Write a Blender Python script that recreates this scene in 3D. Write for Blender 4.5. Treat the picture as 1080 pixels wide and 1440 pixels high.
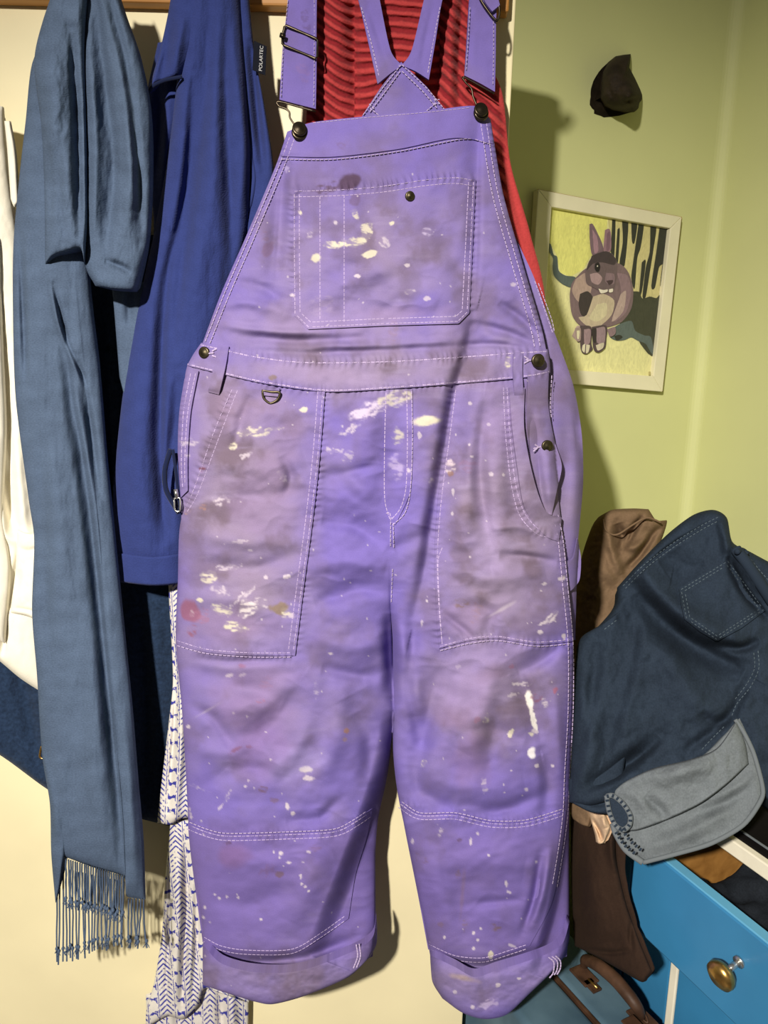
import bpy, math, random
import numpy as np
from mathutils import Matrix, Vector

for o in list(bpy.data.objects):
    bpy.data.objects.remove(o)
SC = bpy.context.scene
COL = SC.collection

# ------------------------------------------------------------------ camera
W, H, F = 1080.0, 1440.0, 1040.0
PITCH, ROLL = math.radians(10.5), math.radians(1.5)
C = np.array([0.0, 0.0, 1.5])
_f = np.array([0, math.cos(PITCH), -math.sin(PITCH)])
_r0 = np.array([1.0, 0, 0]); _u0 = np.array([0, math.sin(PITCH), math.cos(PITCH)])
_r = math.cos(ROLL) * _r0 + math.sin(ROLL) * _u0
_u = math.cos(ROLL) * _u0 - math.sin(ROLL) * _r0
cd = bpy.data.cameras.new('camera'); cam = bpy.data.objects.new('camera', cd); COL.objects.link(cam)
cd.sensor_fit = 'VERTICAL'; cd.sensor_height = 36.0; cd.lens = 36.0 * F / H
cd.clip_start = 0.02
cam.matrix_world = Matrix(((_r[0], _u[0], -_f[0], C[0]), (_r[1], _u[1], -_f[1], C[1]),
                           (_r[2], _u[2], -_f[2], C[2]), (0, 0, 0, 1)))
SC.camera = cam

# ------------------------------------------------------------------ light
SC.view_settings.view_transform = 'Standard'
SC.view_settings.look = 'None'
SC.view_settings.exposure = 0.0
SC.view_settings.gamma = 1.0
SC.view_settings.use_curve_mapping = False
world = bpy.data.worlds.new('room_ambient'); SC.world = world
world.use_nodes = True
bg = world.node_tree.nodes['Background']
bg.inputs[0].default_value = (1.0, 0.93, 0.82, 1); bg.inputs[1].default_value = 0.095
ld = bpy.data.lights.new('ceiling_lamp', 'SPOT'); lo = bpy.data.objects.new('ceiling_lamp', ld); COL.objects.link(lo)
ld.energy = 460.0; ld.color = (1.0, 0.94, 0.85); ld.shadow_soft_size = 0.05
ld.spot_size = math.radians(82); ld.spot_blend = 1.0
lo.location = (-0.70, -1.10, 2.35)
lo.rotation_euler = (Vector((0.15, 1.00, 0.62)) - lo.location).to_track_quat('-Z', 'Y').to_euler()

# ------------------------------------------------------------------ helpers
rng = np.random.RandomState(7)
def ray(px, py):
    px = np.asarray(px, float); py = np.asarray(py, float)
    a = (px - W / 2) / F; b = -(py - H / 2) / F
    return _f + a[..., None] * _r + b[..., None] * _u
def on_plane(px, py, plane, D=0.0):
    p0, n = plane
    d = ray(px, py)
    t = (np.dot(np.asarray(p0) - C, n) + D) / (d @ np.asarray(n))
    return C + d * np.asarray(t)[..., None]
def vplane(Y):
    return (np.array([0.0, Y, 0.0]), np.array([0.0, -1.0, 0.0]))
def onz(px, py, z):
    d = ray(px, py); t = (z - C[2]) / d[..., 2]
    return C + d * np.asarray(t)[..., None]
def lin(c):
    c = np.asarray(c, float) / 255.0
    return np.where(c <= 0.04045, c / 12.92, ((c + 0.055) / 1.055) ** 2.4)
def sstep(a, b, x):
    t = np.clip((x - a) / (b - a), 0, 1); return t * t * (3 - 2 * t)

_lat = rng.rand(256, 256)
def vnoise(x, y):
    xi = np.floor(x).astype(int); yi = np.floor(y).astype(int)
    fx = x - xi; fy = y - yi
    fx = fx * fx * (3 - 2 * fx); fy = fy * fy * (3 - 2 * fy)
    a = _lat[xi % 256, yi % 256]; b = _lat[(xi + 1) % 256, yi % 256]
    c = _lat[xi % 256, (yi + 1) % 256]; d = _lat[(xi + 1) % 256, (yi + 1) % 256]
    return (a * (1 - fx) + b * fx) * (1 - fy) + (c * (1 - fx) + d * fx) * fy
def fbm(x, y, o=4):
    s = 0; a = 0.5; t = 0
    for k in range(o):
        s = s + a * vnoise(x * 2 ** k + 17.3 * k, y * 2 ** k + 9.1 * k); t += a; a *= 0.5
    return s / t

def smooth(pts, n=12):
    P = np.asarray(pts, float)
    if len(P) < 3: 
        return np.stack([np.linspace(P[0, k], P[-1, k], n + 1) for k in range(P.shape[1])], 1)
    Q = np.vstack([2 * P[0] - P[1], P, 2 * P[-1] - P[-2]])
    out = []
    for i in range(1, len(Q) - 2):
        p0, p1, p2, p3 = Q[i - 1], Q[i], Q[i + 1], Q[i + 2]
        for t in np.linspace(0, 1, n, endpoint=False):
            m1 = (p2 - p0) * 0.42; m2 = (p3 - p1) * 0.42
            t2, t3 = t * t, t * t * t
            out.append((2 * t3 - 3 * t2 + 1) * p1 + (t3 - 2 * t2 + t) * m1 + (-2 * t3 + 3 * t2) * p2 + (t3 - t2) * m2)
    out.append(P[-1])
    return np.array(out)
def resample(pts, n, sm=True):
    P = smooth(pts) if sm else np.asarray(pts, float)
    s = np.concatenate([[0], np.cumsum(np.linalg.norm(np.diff(P, axis=0), axis=1))])
    q = np.linspace(0, s[-1], n)
    return np.stack([np.interp(q, s, P[:, k]) for k in range(P.shape[1])], 1)
def coons(L, R, T, B, nu, nv, sm=True):
    l = resample(L, nv, sm); r = resample(R, nv, sm); t = resample(T, nu, sm); b = resample(B, nu, sm)
    u = np.linspace(0, 1, nu)[None, :, None]; v = np.linspace(0, 1, nv)[:, None, None]
    S = (1 - v) * t[None] + v * b[None] + (1 - u) * l[:, None] + u * r[:, None] - (
        (1 - u) * (1 - v) * t[0] + u * (1 - v) * t[-1] + (1 - u) * v * b[0] + u * v * b[-1])
    return S[..., 0], S[..., 1]
def seg_dist(px, py, pts):
    """nearest signed distance to a polyline and the fraction along it"""
    P = np.asarray(pts, float)
    s = np.concatenate([[0], np.cumsum(np.linalg.norm(np.diff(P, axis=0), axis=1))])
    best = np.full(px.shape, 1e9); frac = np.zeros(px.shape); sg = np.ones(px.shape)
    for i in range(len(P) - 1):
        a, b = P[i], P[i + 1]; d = b - a; L2 = d @ d
        t = np.clip(((px - a[0]) * d[0] + (py - a[1]) * d[1]) / L2, 0, 1)
        dx = px - a[0] - t * d[0]; dy = py - a[1] - t * d[1]
        q = dx * dx + dy * dy; m = q < best
        best = np.where(m, q, best); frac = np.where(m, (s[i] + t * (s[i + 1] - s[i])) / s[-1], frac)
        sg = np.where(m, np.sign(d[0] * dy - d[1] * dx), sg)
    return np.sqrt(best), frac, sg
def folds(px, py, lst):
    """each fold: (points, width px, height m[, width ratio on the other side])"""
    out = np.zeros(np.shape(px))
    for f in lst:
        pts, w, a = f[:3]; asym = f[3] if len(f) > 3 else 1.0
        P = np.asarray(pts, float); m = 4 * w * max(1, asym)
        sel = (px > P[:, 0].min() - m) & (px < P[:, 0].max() + m) & (py > P[:, 1].min() - m) & (py < P[:, 1].max() + m)
        if not sel.any(): continue
        d, fr, sg = seg_dist(px[sel], py[sel], smooth(P, 5))
        ww = np.where(sg > 0, w * asym, w)
        out[sel] += a * np.exp(-(d / ww) ** 2) * np.sin(np.pi * np.clip(fr, 0.02, 0.98)) ** 0.6
    return out

def mesh_obj(name, V, Fc, mat, parent=None, cols=None, uv=None, smooth_=True):
    me = bpy.data.meshes.new(name)
    V = np.asarray(V, float); nV = len(V)
    if isinstance(Fc, np.ndarray):
        k = Fc.shape[1]; nF = len(Fc)
        me.vertices.add(nV); me.vertices.foreach_set('co', V.ravel())
        me.loops.add(nF * k); me.loops.foreach_set('vertex_index', Fc.ravel().astype(np.int32))
        me.polygons.add(nF)
        me.polygons.foreach_set('loop_start', (np.arange(nF) * k).astype(np.int32))
        me.polygons.foreach_set('loop_total', np.full(nF, k, np.int32))
        me.update(calc_edges=True)
    else:
        me.from_pydata(V.tolist(), [], Fc); me.update()
    if smooth_:
        me.polygons.foreach_set('use_smooth', np.ones(len(me.polygons), bool))
    if cols is not None:
        at = me.color_attributes.new('Col', 'FLOAT_COLOR', 'POINT')
        at.data.foreach_set('color', np.hstack([cols, np.ones((nV, 1))]).astype(np.float32).ravel())
    if uv is not None:
        li = np.zeros(len(me.loops), np.int32); me.loops.foreach_get('vertex_index', li)
        ul = me.uv_layers.new(name='UVMap'); ul.data.foreach_set('uv', np.asarray(uv, np.float32)[li].ravel())
    me.materials.append(mat)
    o = bpy.data.objects.new(name, me); COL.objects.link(o)
    if parent is not None: o.parent = parent
    return o
def grid_faces(nv, nu, off=0, flip=False):
    i = np.arange(nv - 1)[:, None] * nu + np.arange(nu - 1)[None] + off
    i = i.ravel()
    q = np.stack([i, i + nu, i + nu + 1, i + 1], 1)
    return q[:, ::-1] if flip else q
def slab(name, px, py, plane, Dfront, Dback, mat, parent=None, cols=None, k=5):
    """sheet of cloth over a pixel grid: detailed front, coarse back, closed rim"""
    nv, nu = px.shape
    Vf = on_plane(px, py, plane, Dfront)
    # rows of pixel points carry the back at the same place behind the front
    n = plane[1]
    Vb_full = Vf - n * (Dfront - Dback)[..., None]
    ri = np.unique(np.concatenate([np.arange(0, nv, k), [nv - 1]])); ci = np.unique(np.concatenate([np.arange(0, nu, k), [nu - 1]]))
    Vb = Vb_full[np.ix_(ri, ci)]
    bi = np.concatenate([np.arange(nu), np.arange(1, nv) * nu + nu - 1, (nv - 1) * nu + np.arange(nu - 2, -1, -1), np.arange(nv - 2, 0, -1) * nu])
    flatf = Vf.reshape(-1, 3); flatb = Vb_full.reshape(-1, 3)
    V = np.vstack([flatf, Vb.reshape(-1, 3), flatf[bi], flatb[bi]])
    o1 = nu * nv; o2 = o1 + Vb.shape[0] * Vb.shape[1]; nb = len(bi)
    j = np.arange(nb); j2 = (j + 1) % nb
    rim = np.stack([o2 + j, o2 + j2, o2 + nb + j2, o2 + nb + j], 1)
    Fc = np.vstack([grid_faces(nv, nu), grid_faces(Vb.shape[0], Vb.shape[1], o1, True), rim])
    fx, fy = px.ravel(), py.ravel()
    sub = (np.arange(nv * nu).reshape(nv, nu)[np.ix_(ri, ci)]).ravel()
    idx = np.concatenate([np.arange(nv * nu), sub, bi, bi])
    uv = np.stack([fx[idx] / 100, 14.4 - fy[idx] / 100], 1)
    cc = None
    if cols is not None:
        cc = cols(px, py).reshape(-1, 3)[idx] if callable(cols) else np.tile(np.asarray(cols, float), (len(idx), 1))
    return mesh_obj(name, V, Fc.astype(np.int32), mat, parent, cc, uv)
def disc(outline, rings=14, n=None, center=None, sm=False):
    """pixel grid filling a star-shaped outline (rings x around)"""
    P = np.asarray(outline, float); P = np.vstack([P, P[:1]])
    n = n or 96
    B = resample(P, n + 1, sm)
    c = np.asarray(center if center is not None else P[:-1].mean(0))
    r = np.linspace(0.001, 1, rings)[:, None, None]
    G = c + (B[None] - c) * r
    return G[..., 0], G[..., 1]
def tube(name, pts, rad, mat, parent=None, n=8, sm=True, steps=8, closed=False):
    P = np.asarray(pts, float)
    if closed: P = np.vstack([P, P[:1]])
    if sm and len(P) > 2: P = smooth(P, steps)
    V = []; up = np.array([0.13, 0.21, 0.97]); m = len(P)
    rr = np.broadcast_to(np.asarray(rad, float), (m,)) if np.ndim(rad) < 1 else np.interp(np.linspace(0, 1, m), np.linspace(0, 1, len(rad)), rad)
    for i in range(m):
        t = P[min(i + 1, m - 1)] - P[max(i - 1, 0)]
        if closed and i in (0, m - 1): t = P[1] - P[-2]
        t = t / (np.linalg.norm(t) + 1e-12)
        a = np.cross(t, up)
        if np.linalg.norm(a) < 1e-3: a = np.cross(t, [1, 0, 0])
        a /= np.linalg.norm(a); b = np.cross(t, a)
        for k in range(n):
            th = 2 * math.pi * k / n
            V.append(P[i] + rr[i] * (math.cos(th) * a + math.sin(th) * b))
    Fc = []
    for i in range(m - 1):
        for k in range(n):
            Fc.append([i * n + k, i * n + (k + 1) % n, (i + 1) * n + (k + 1) % n, (i + 1) * n + k])
    if not closed:
        Fc.append(list(range(n))[::-1]); Fc.append([(m - 1) * n + k for k in range(n)])
    return mesh_obj(name, V, Fc, mat, parent)
def box_axes(name, o, a, b, c, mat, parent=None, bev=0.0, seg=2, smooth_=False):
    """box spanned by three vectors from corner o"""
    o, a, b, c = [np.asarray(q, float) for q in (o, a, b, c)]
    V = [o, o + a, o + a + b, o + b, o + c, o + a + c, o + a + b + c, o + b + c]
    Fc = [[0, 3, 2, 1], [4, 5, 6, 7], [0, 1, 5, 4], [1, 2, 6, 5], [2, 3, 7, 6], [3, 0, 4, 7]]
    if np.dot(np.cross(a, b), c) < 0: Fc = [f[::-1] for f in Fc]
    ob = mesh_obj(name, V, Fc, mat, parent, smooth_=smooth_)
    if bev:
        m = ob.modifiers.new('bevel', 'BEVEL'); m.width = bev; m.segments = seg; m.limit_method = 'NONE'
    return ob
def tag(o, label, cat=None, group=None, kind=None):
    o['label'] = label
    if cat: o['category'] = cat
    if group: o['group'] = group
    if kind: o['kind'] = kind
    return o
def struct(o, label=None):
    o['kind'] = 'structure'
    if label: o['label'] = label
    return o
def thing(name, label, cat, loc=(0, 0, 0), group=None):
    e = bpy.data.objects.new(name, None); COL.objects.link(e)
    e.empty_display_size = 0.05
    tag(e, label, cat, group)
    return e

# ------------------------------------------------------------------ materials
def mat_new(name):
    m = bpy.data.materials.new(name); m.use_nodes = True
    return m, m.node_tree.nodes, m.node_tree.links, m.node_tree.nodes['Principled BSDF']
def fabric(name, col=None, rough=0.9, weave=0.25, wscale=60.0, var=0.08, vscale=4.0, sheen=0.0, stretch=1.0, spec=0.15, wdist=0.0006):
    """cloth: vertex colour (or one colour) with mottling and a fine woven relief"""
    m, N, L, b = mat_new(name)
    uv = N.new('ShaderNodeUVMap')
    if col is None:
        src = N.new('ShaderNodeVertexColor'); src.layer_name = 'Col'; cs = src.outputs[0]
    else:
        src = N.new('ShaderNodeRGB'); src.outputs[0].default_value = (*lin(col), 1); cs = src.outputs[0]
    mp = N.new('ShaderNodeMapping'); mp.inputs['Scale'].default_value = (1, stretch, 1); L.new(uv.outputs[0], mp.inputs[0])
    n1 = N.new('ShaderNodeTexNoise'); n1.inputs['Scale'].default_value = vscale; n1.inputs['Detail'].default_value = 6
    L.new(mp.outputs[0], n1.inputs['Vector'])
    n2 = N.new('ShaderNodeTexNoise'); n2.inputs['Scale'].default_value = wscale; n2.inputs['Detail'].default_value = 2
    L.new(mp.outputs[0], n2.inputs['Vector'])
    ad = N.new('ShaderNodeMath'); ad.operation = 'ADD'; L.new(n1.outputs[0], ad.inputs[0]); L.new(n2.outputs[0], ad.inputs[1])
    mr = N.new('ShaderNodeMapRange'); mr.inputs[1].default_value = 0.6; mr.inputs[2].default_value = 1.4
    mr.inputs[3].default_value = 1 - var * 2; mr.inputs[4].default_value = 1 + var * 2
    L.new(ad.outputs[0], mr.inputs[0])
    mx = N.new('ShaderNodeVectorMath'); mx.operation = 'MULTIPLY'
    cb = N.new('ShaderNodeCombineXYZ')
    for k in range(3): L.new(mr.outputs[0], cb.inputs[k])
    L.new(cs, mx.inputs[0]); L.new(cb.outputs[0], mx.inputs[1])
    L.new(mx.outputs[0], b.inputs['Base Color'])
    b.inputs['Roughness'].default_value = rough
    b.inputs['Specular IOR Level'].default_value = spec
    if sheen:
        b.inputs['Sheen Weight'].default_value = sheen; b.inputs['Sheen Roughness'].default_value = 0.5
    bp = N.new('ShaderNodeBump'); bp.inputs['Strength'].default_value = weave; bp.inputs['Distance'].default_value = wdist
    L.new(n2.outputs[0], bp.inputs['Height']); L.new(bp.outputs[0], b.inputs['Normal'])
    return m
def paint(name, col, rough=0.5, var=0.04, scale=8.0, bump=0.05, spec=0.4, col2=None, coord='Object'):
    m, N, L, b = mat_new(name)
    tc = N.new('ShaderNodeTexCoord')
    n1 = N.new('ShaderNodeTexNoise'); n1.inputs['Scale'].default_value = scale; n1.inputs['Detail'].default_value = 7
    L.new(tc.outputs[coord], n1.inputs['Vector'])
    rp = N.new('ShaderNodeValToRGB')
    a = lin(col); c2 = lin(col2) if col2 is not None else None
    rp.color_ramp.elements[0].position = 0.32; rp.color_ramp.elements[1].position = 0.68
    rp.color_ramp.elements[0].color = (*(c2 if c2 is not None else np.clip(a * (1 - var * 2), 0, 1)), 1)
    rp.color_ramp.elements[1].color = (*(a if c2 is not None else np.clip(a * (1 + var * 2), 0, 1)), 1)
    L.new(n1.outputs[0], rp.inputs[0]); L.new(rp.outputs[0], b.inputs['Base Color'])
    b.inputs['Roughness'].default_value = rough; b.inputs['Specular IOR Level'].default_value = spec
    if bump:
        bp = N.new('ShaderNodeBump'); bp.inputs['Strength'].default_value = bump; bp.inputs['Distance'].default_value = 0.004
        L.new(n1.outputs[0], bp.inputs['Height']); L.new(bp.outputs[0], b.inputs['Normal'])
    return m
def metal(name, col, rough=0.35):
    m = paint(name, col, rough, 0.12, 120, 0.05)
    m.node_tree.nodes['Principled BSDF'].inputs['Metallic'].default_value = 0.9
    return m
def wood(name, c1, c2, scale=(3, 40, 40), rough=0.5):
    m, N, L, b = mat_new(name)
    tc = N.new('ShaderNodeTexCoord'); mp = N.new('ShaderNodeMapping'); mp.inputs['Scale'].default_value = scale
    L.new(tc.outputs['Object'], mp.inputs[0])
    n1 = N.new('ShaderNodeTexNoise'); n1.inputs['Scale'].default_value = 2.0; n1.inputs['Detail'].default_value = 8; n1.inputs['Distortion'].default_value = 0.6
    L.new(mp.outputs[0], n1.inputs['Vector'])
    rp = N.new('ShaderNodeValToRGB'); rp.color_ramp.elements[0].position = 0.3; rp.color_ramp.elements[1].position = 0.7
    rp.color_ramp.elements[0].color = (*lin(c1), 1); rp.color_ramp.elements[1].color = (*lin(c2), 1)
    L.new(n1.outputs[0], rp.inputs[0]); L.new(rp.outputs[0], b.inputs['Base Color']); b.inputs['Roughness'].default_value = rough
    return m
def vcol_flat(name, rough=0.7):
    m, N, L, b = mat_new(name)
    s = N.new('ShaderNodeVertexColor'); s.layer_name = 'Col'
    tc = N.new('ShaderNodeTexCoord'); mp = N.new('ShaderNodeMapping'); mp.inputs['Scale'].default_value = (160, 160, 60); mp.inputs['Rotation'].default_value = (0, 0.5, 0)
    nz = N.new('ShaderNodeTexNoise'); nz.inputs['Scale'].default_value = 1.0; nz.inputs['Detail'].default_value = 5; nz.inputs['Distortion'].default_value = 1.5
    L.new(tc.outputs['Object'], mp.inputs[0]); L.new(mp.outputs[0], nz.inputs['Vector'])
    mr = N.new('ShaderNodeMapRange'); mr.inputs[1].default_value = 0.3; mr.inputs[2].default_value = 0.7; mr.inputs[3].default_value = 0.86; mr.inputs[4].default_value = 1.10; L.new(nz.outputs[0], mr.inputs[0])
    cb = N.new('ShaderNodeCombineXYZ'); mx = N.new('ShaderNodeVectorMath'); mx.operation = 'MULTIPLY'
    for k in range(3): L.new(mr.outputs[0], cb.inputs[k])
    L.new(s.outputs[0], mx.inputs[0]); L.new(cb.outputs[0], mx.inputs[1]); L.new(mx.outputs[0], b.inputs['Base Color'])
    b.inputs['Roughness'].default_value = rough
    return m

M = {}
M['cream'] = paint('cream_door_paint', (238, 226, 184), 0.45, 0.025, 5, 0.03)
M['green'] = paint('green_wall_paint', (207, 209, 150), 0.6, 0.02, 3, 0.04, 0.25)
M['floor'] = wood('floor_boards', (46, 30, 18), (70, 48, 30))
M['pine'] = wood('pine_rail', (168, 112, 50), (196, 140, 72), (3, 30, 30))
M['denim_purple'] = fabric('purple_drill', None, 0.92, 0.3, 55, 0.04, 3.0, 0.0)
M['thread'] = fabric('lilac_thread', (184, 166, 200), 0.8, 0.2, 80, 0.05)
M['gunmetal'] = metal('dark_gunmetal', (70, 62, 50), 0.32)
M['bronze'] = metal('antique_bronze', (84, 76, 58), 0.38)
M['steel'] = metal('bright_steel', (200, 200, 195), 0.25)
M['terry'] = fabric('red_terry', None, 1.0, 0.6, 30, 0.08, 6, 0.05, wdist=0.0012)
M['fleece'] = fabric('blue_fleece', (47, 58, 112), 1.0, 0.6, 45, 0.07, 5, 0.06, wdist=0.001)
M['fleece_dark'] = fabric('navy_fleece_binding', (24, 32, 62), 1.0, 0.5, 45, 0.08, 5, 0.1)
M['scarf'] = fabric('blue_linen', (78, 93, 116), 0.95, 0.7, 38, 0.14, 2.2, 0.0, 1.6)
M['offwhite'] = fabric('off_white_cotton', (238, 232, 214), 0.9, 0.2, 50, 0.03, 3)
M['felt'] = fabric('navy_felt', (32, 47, 70), 1.0, 0.9, 22, 0.22, 9, 0.1, wdist=0.0015)
M['print'] = fabric('block_print_cotton', None, 0.92, 0.15, 60, 0.03, 3)
M['jeans'] = fabric('dark_denim', (37, 47, 60), 0.9, 0.4, 42, 0.14, 3.2, 0.0, 0.8)
M['jeans_in'] = fabric('denim_wrong_side', (103, 109, 113), 0.95, 0.4, 42, 0.12, 4, 0.0, 0.8)
M['taupe'] = fabric('taupe_cotton', (116, 94, 72), 0.95, 0.3, 40, 0.07, 3)
M['brown'] = fabric('dark_brown_cotton', (48, 34, 26), 0.95, 0.3, 40, 0.08, 3)
M['beige'] = fabric('beige_cotton', (206, 176, 144), 0.95, 0.3, 40, 0.06, 3)
M['black'] = fabric('black_jersey', (30, 34, 40), 0.95, 0.5, 24, 0.2, 5)
M['jean_thread'] = fabric('pale_denim_thread', (82, 94, 102), 0.9, 0.2, 50, 0.15)
M['blue_paint'] = paint('blue_gloss_paint', (54, 122, 166), 0.35, 0.05, 7, 0.03)
M['blue_edge'] = paint('pale_blue_paint_edge', (96, 164, 200), 0.4, 0.05, 9, 0.03)
M['white_paint'] = paint('chipped_white_paint', (238, 230, 208), 0.5, 0.05, 14, 0.05)
M['raw_wood'] = wood('raw_drawer_wood', (140, 96, 44), (176, 126, 64), (20, 4, 20))
M['black_lacquer'] = paint('black_lacquer', (24, 22, 22), 0.9, 0.1, 9, 0.02, 0.03)
M['case'] = paint('blue_vinyl', (92, 118, 132), 0.55, 0.1, 9, 0.12, 0.25, (62, 86, 102))
M['leather'] = paint('brown_leather', (72, 50, 36), 0.55, 0.2, 40, 0.2, 0.3)
M['brass'] = metal('brass', (190, 150, 84), 0.28)
M['frame_white'] = paint('white_frame_paint', (226, 220, 188), 0.5, 0.03, 12, 0.03)
M['art'] = vcol_flat('painted_artwork')
M['clay'] = paint('dark_brown_clay', (44, 36, 26), 0.75, 0.22, 30, 0.5, 0.2)
M['tag'] = fabric('black_woven_tag', (22, 24, 34), 0.9, 0.2, 50, 0.05)
M['tag_text'] = fabric('grey_woven_letters', (200, 200, 200), 0.9, 0.1, 50, 0.03)

# ------------------------------------------------------------------ the room
YD = 1.12                                              # front face of the cream door
EX = 0.162                                             # its free edge
door = struct(box_axes('door_1', (-0.72, YD, 0.02), (EX + 0.72, 0, 0), (0, 0.038, 0), (0, 0, 2.045), M['cream'], None, 0.002),
              'cream painted door with the clothes hanging on it')
WA = math.radians(20)
wd = np.array([math.cos(WA), math.sin(WA), 0.0]); wn = np.array([math.sin(WA), -math.cos(WA), 0.0])
q = on_plane(757, 400, vplane(1.5))
WALL = (np.array([q[0], q[1], 0.0]), wn)
cn = on_plane(1008, 300, WALL); cn[2] = 0             # the corner of the room
zt = 2.6
rf = 0.022                                             # the plaster corner is rounded
def strip_wall(name, pts, mat):
    V = []; Fc = []
    for i, p in enumerate(pts):
        V += [(p[0], p[1], 0.0), (p[0], p[1], zt)]
        if i: Fc.append([2 * i - 2, 2 * i, 2 * i + 1, 2 * i - 1])
    k = len(V)
    for p in pts:                                      # plaster thickness behind
        V += [(p[0] - 0.08 * nrm[0], p[1] - 0.08 * nrm[1], 0.0), (p[0] - 0.08 * nrm[0], p[1] - 0.08 * nrm[1], zt)]
    m = len(pts)
    for i in range(1, m):
        Fc.append([k + 2 * i, k + 2 * i - 2, k + 2 * i - 1, k + 2 * i + 1])
    Fc.append([1 + 2 * i for i in range(m)] + [k + 1 + 2 * i for i in range(m - 1, -1, -1)])
    return mesh_obj(name, V, Fc, mat, None, smooth_=False)
nrm = wn
wb = struct(strip_wall('wall_back', [cn - wd * 2.4, cn - wd * rf], M['green']), 'olive green painted wall with the framed rabbit picture')
arc = []
for t in np.linspace(0, 1, 7):
    th = t * math.pi / 2
    arc.append(cn - wd * rf + wd * rf * math.sin(th) + wn * rf * (1 - math.cos(th)))
nrm = -wd
wr = struct(strip_wall('wall_right', arc + [cn + wn * 2.2], M['green']), 'green painted wall behind the pile of jeans')
struct(box_axes('floor', (-2.2, -1.6, -0.05), (4.4, 0, 0), (0, 4.0, 0), (0, 0, 0.05), M['floor']), 'dark wooden floor')

# coat rail with its pegs
zr = 1.983
rail = thing('coat_rail', 'orange pine coat rail screwed across the top of the cream door', 'coat rail')
box_axes('board', (-0.70, YD - 0.022, zr), (EX - 0.012 + 0.70, 0, 0), (0, 0.022, 0), (0, 0, 0.085), M['pine'], rail, 0.003)
for xx in (-0.64, -0.45, -0.245, -0.118, 0.128):
    tube('peg', [(xx, YD - 0.02, zr + 0.045), (xx, YD - 0.09, zr + 0.055), (xx, YD - 0.115, zr + 0.075)], [0.008, 0.007, 0.010], M['pine'], rail)

# ------------------------------------------------------------------ stitching
def stitch(name, lines, plane, Dfun, mat, parent, dash=4.6, gap=1.4, w=1.25, lift=0.0009, jitter=0.25):
    V = []; Fc = []; 
    for ln in lines:
        P = smooth(ln, 10)
        s = np.concatenate([[0], np.cumsum(np.linalg.norm(np.diff(P, axis=0), axis=1))])
        n = max(2, int(s[-1] / (dash + gap)))
        a = np.arange(n) * (dash + gap) + rng.rand(n) * jitter; b = np.minimum(a + dash, s[-1])
        A = np.stack([np.interp(a, s, P[:, k]) for k in (0, 1)], 1); B = np.stack([np.interp(b, s, P[:, k]) for k in (0, 1)], 1)
        d = B - A; ln_ = np.linalg.norm(d, axis=1)[:, None] + 1e-6; nn = np.stack([-d[:, 1], d[:, 0]], 1) / ln_ * w / 2
        for (pp, lf) in ((A + nn, 0), (A, 1), (A - nn, 0), (B + nn, 0), (B, 1), (B - nn, 0)):
            D = Dfun(pp[:, 0], pp[:, 1]) + (lift if lf else -0.0004)
            V.append(on_plane(pp[:, 0], pp[:, 1], plane, D))
        m = n; o = sum(len(v) for v in V[:-6])
        i = np.arange(m) + o
        Fc.append(np.stack([i, i + m, i + 4 * m, i + 3 * m], 1)); Fc.append(np.stack([i + m, i + 2 * m, i + 5 * m, i + 4 * m], 1))
    ob = mesh_obj(name, np.vstack(V), np.vstack(Fc).astype(np.int32), mat, parent, None, np.vstack(V)[:, [0, 2]] * 10, False)
    ob['kind'] = 'stuff'
    return ob
def par(ln, off):
    """line parallel to ln at a pixel offset"""
    P = smooth(ln, 4); t = np.gradient(P, axis=0); t /= np.linalg.norm(t, axis=1)[:, None] + 1e-9
    return P + np.stack([-t[:, 1], t[:, 0]], 1) * off

# ------------------------------------------------------------------ overalls
OV = vplane(1.015)
def tab(pairs):
    a = np.array(pairs, float); return lambda y: np.interp(y, a[:, 0], a[:, 1])
XL = tab([(150, 402), (185, 402), (235, 386), (330, 346), (410, 311), (480, 284), (515, 263), (580, 252), (650, 250), (720, 254), (800, 251), (900, 247), (1000, 256), (1100, 262), (1200, 268), (1300, 284), (1440, 286)])
XR = tab([(150, 690), (170, 690), (270, 707), (370, 735), (460, 762), (495, 772), (530, 774), (600, 778), (650, 782), (740, 792), (800, 799), (905, 807), (1000, 805), (1100, 801), (1200, 800), (1300, 800), (1440, 797)])
LR = tab([(850, 549), (900, 551), (1000, 554), (1060, 549), (1100, 543), (1150, 532), (1200, 528), (1300, 528), (1440, 520)])
RL = tab([(850, 549), (900, 552), (1000, 553), (1060, 553), (1120, 560), (1200, 577), (1300, 597), (1345, 605), (1440, 622)])
AMP = tab([(150, 0.020), (300, 0.026), (480, 0.034), (600, 0.050), (900, 0.050), (1200, 0.046), (1440, 0.040)])
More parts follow.
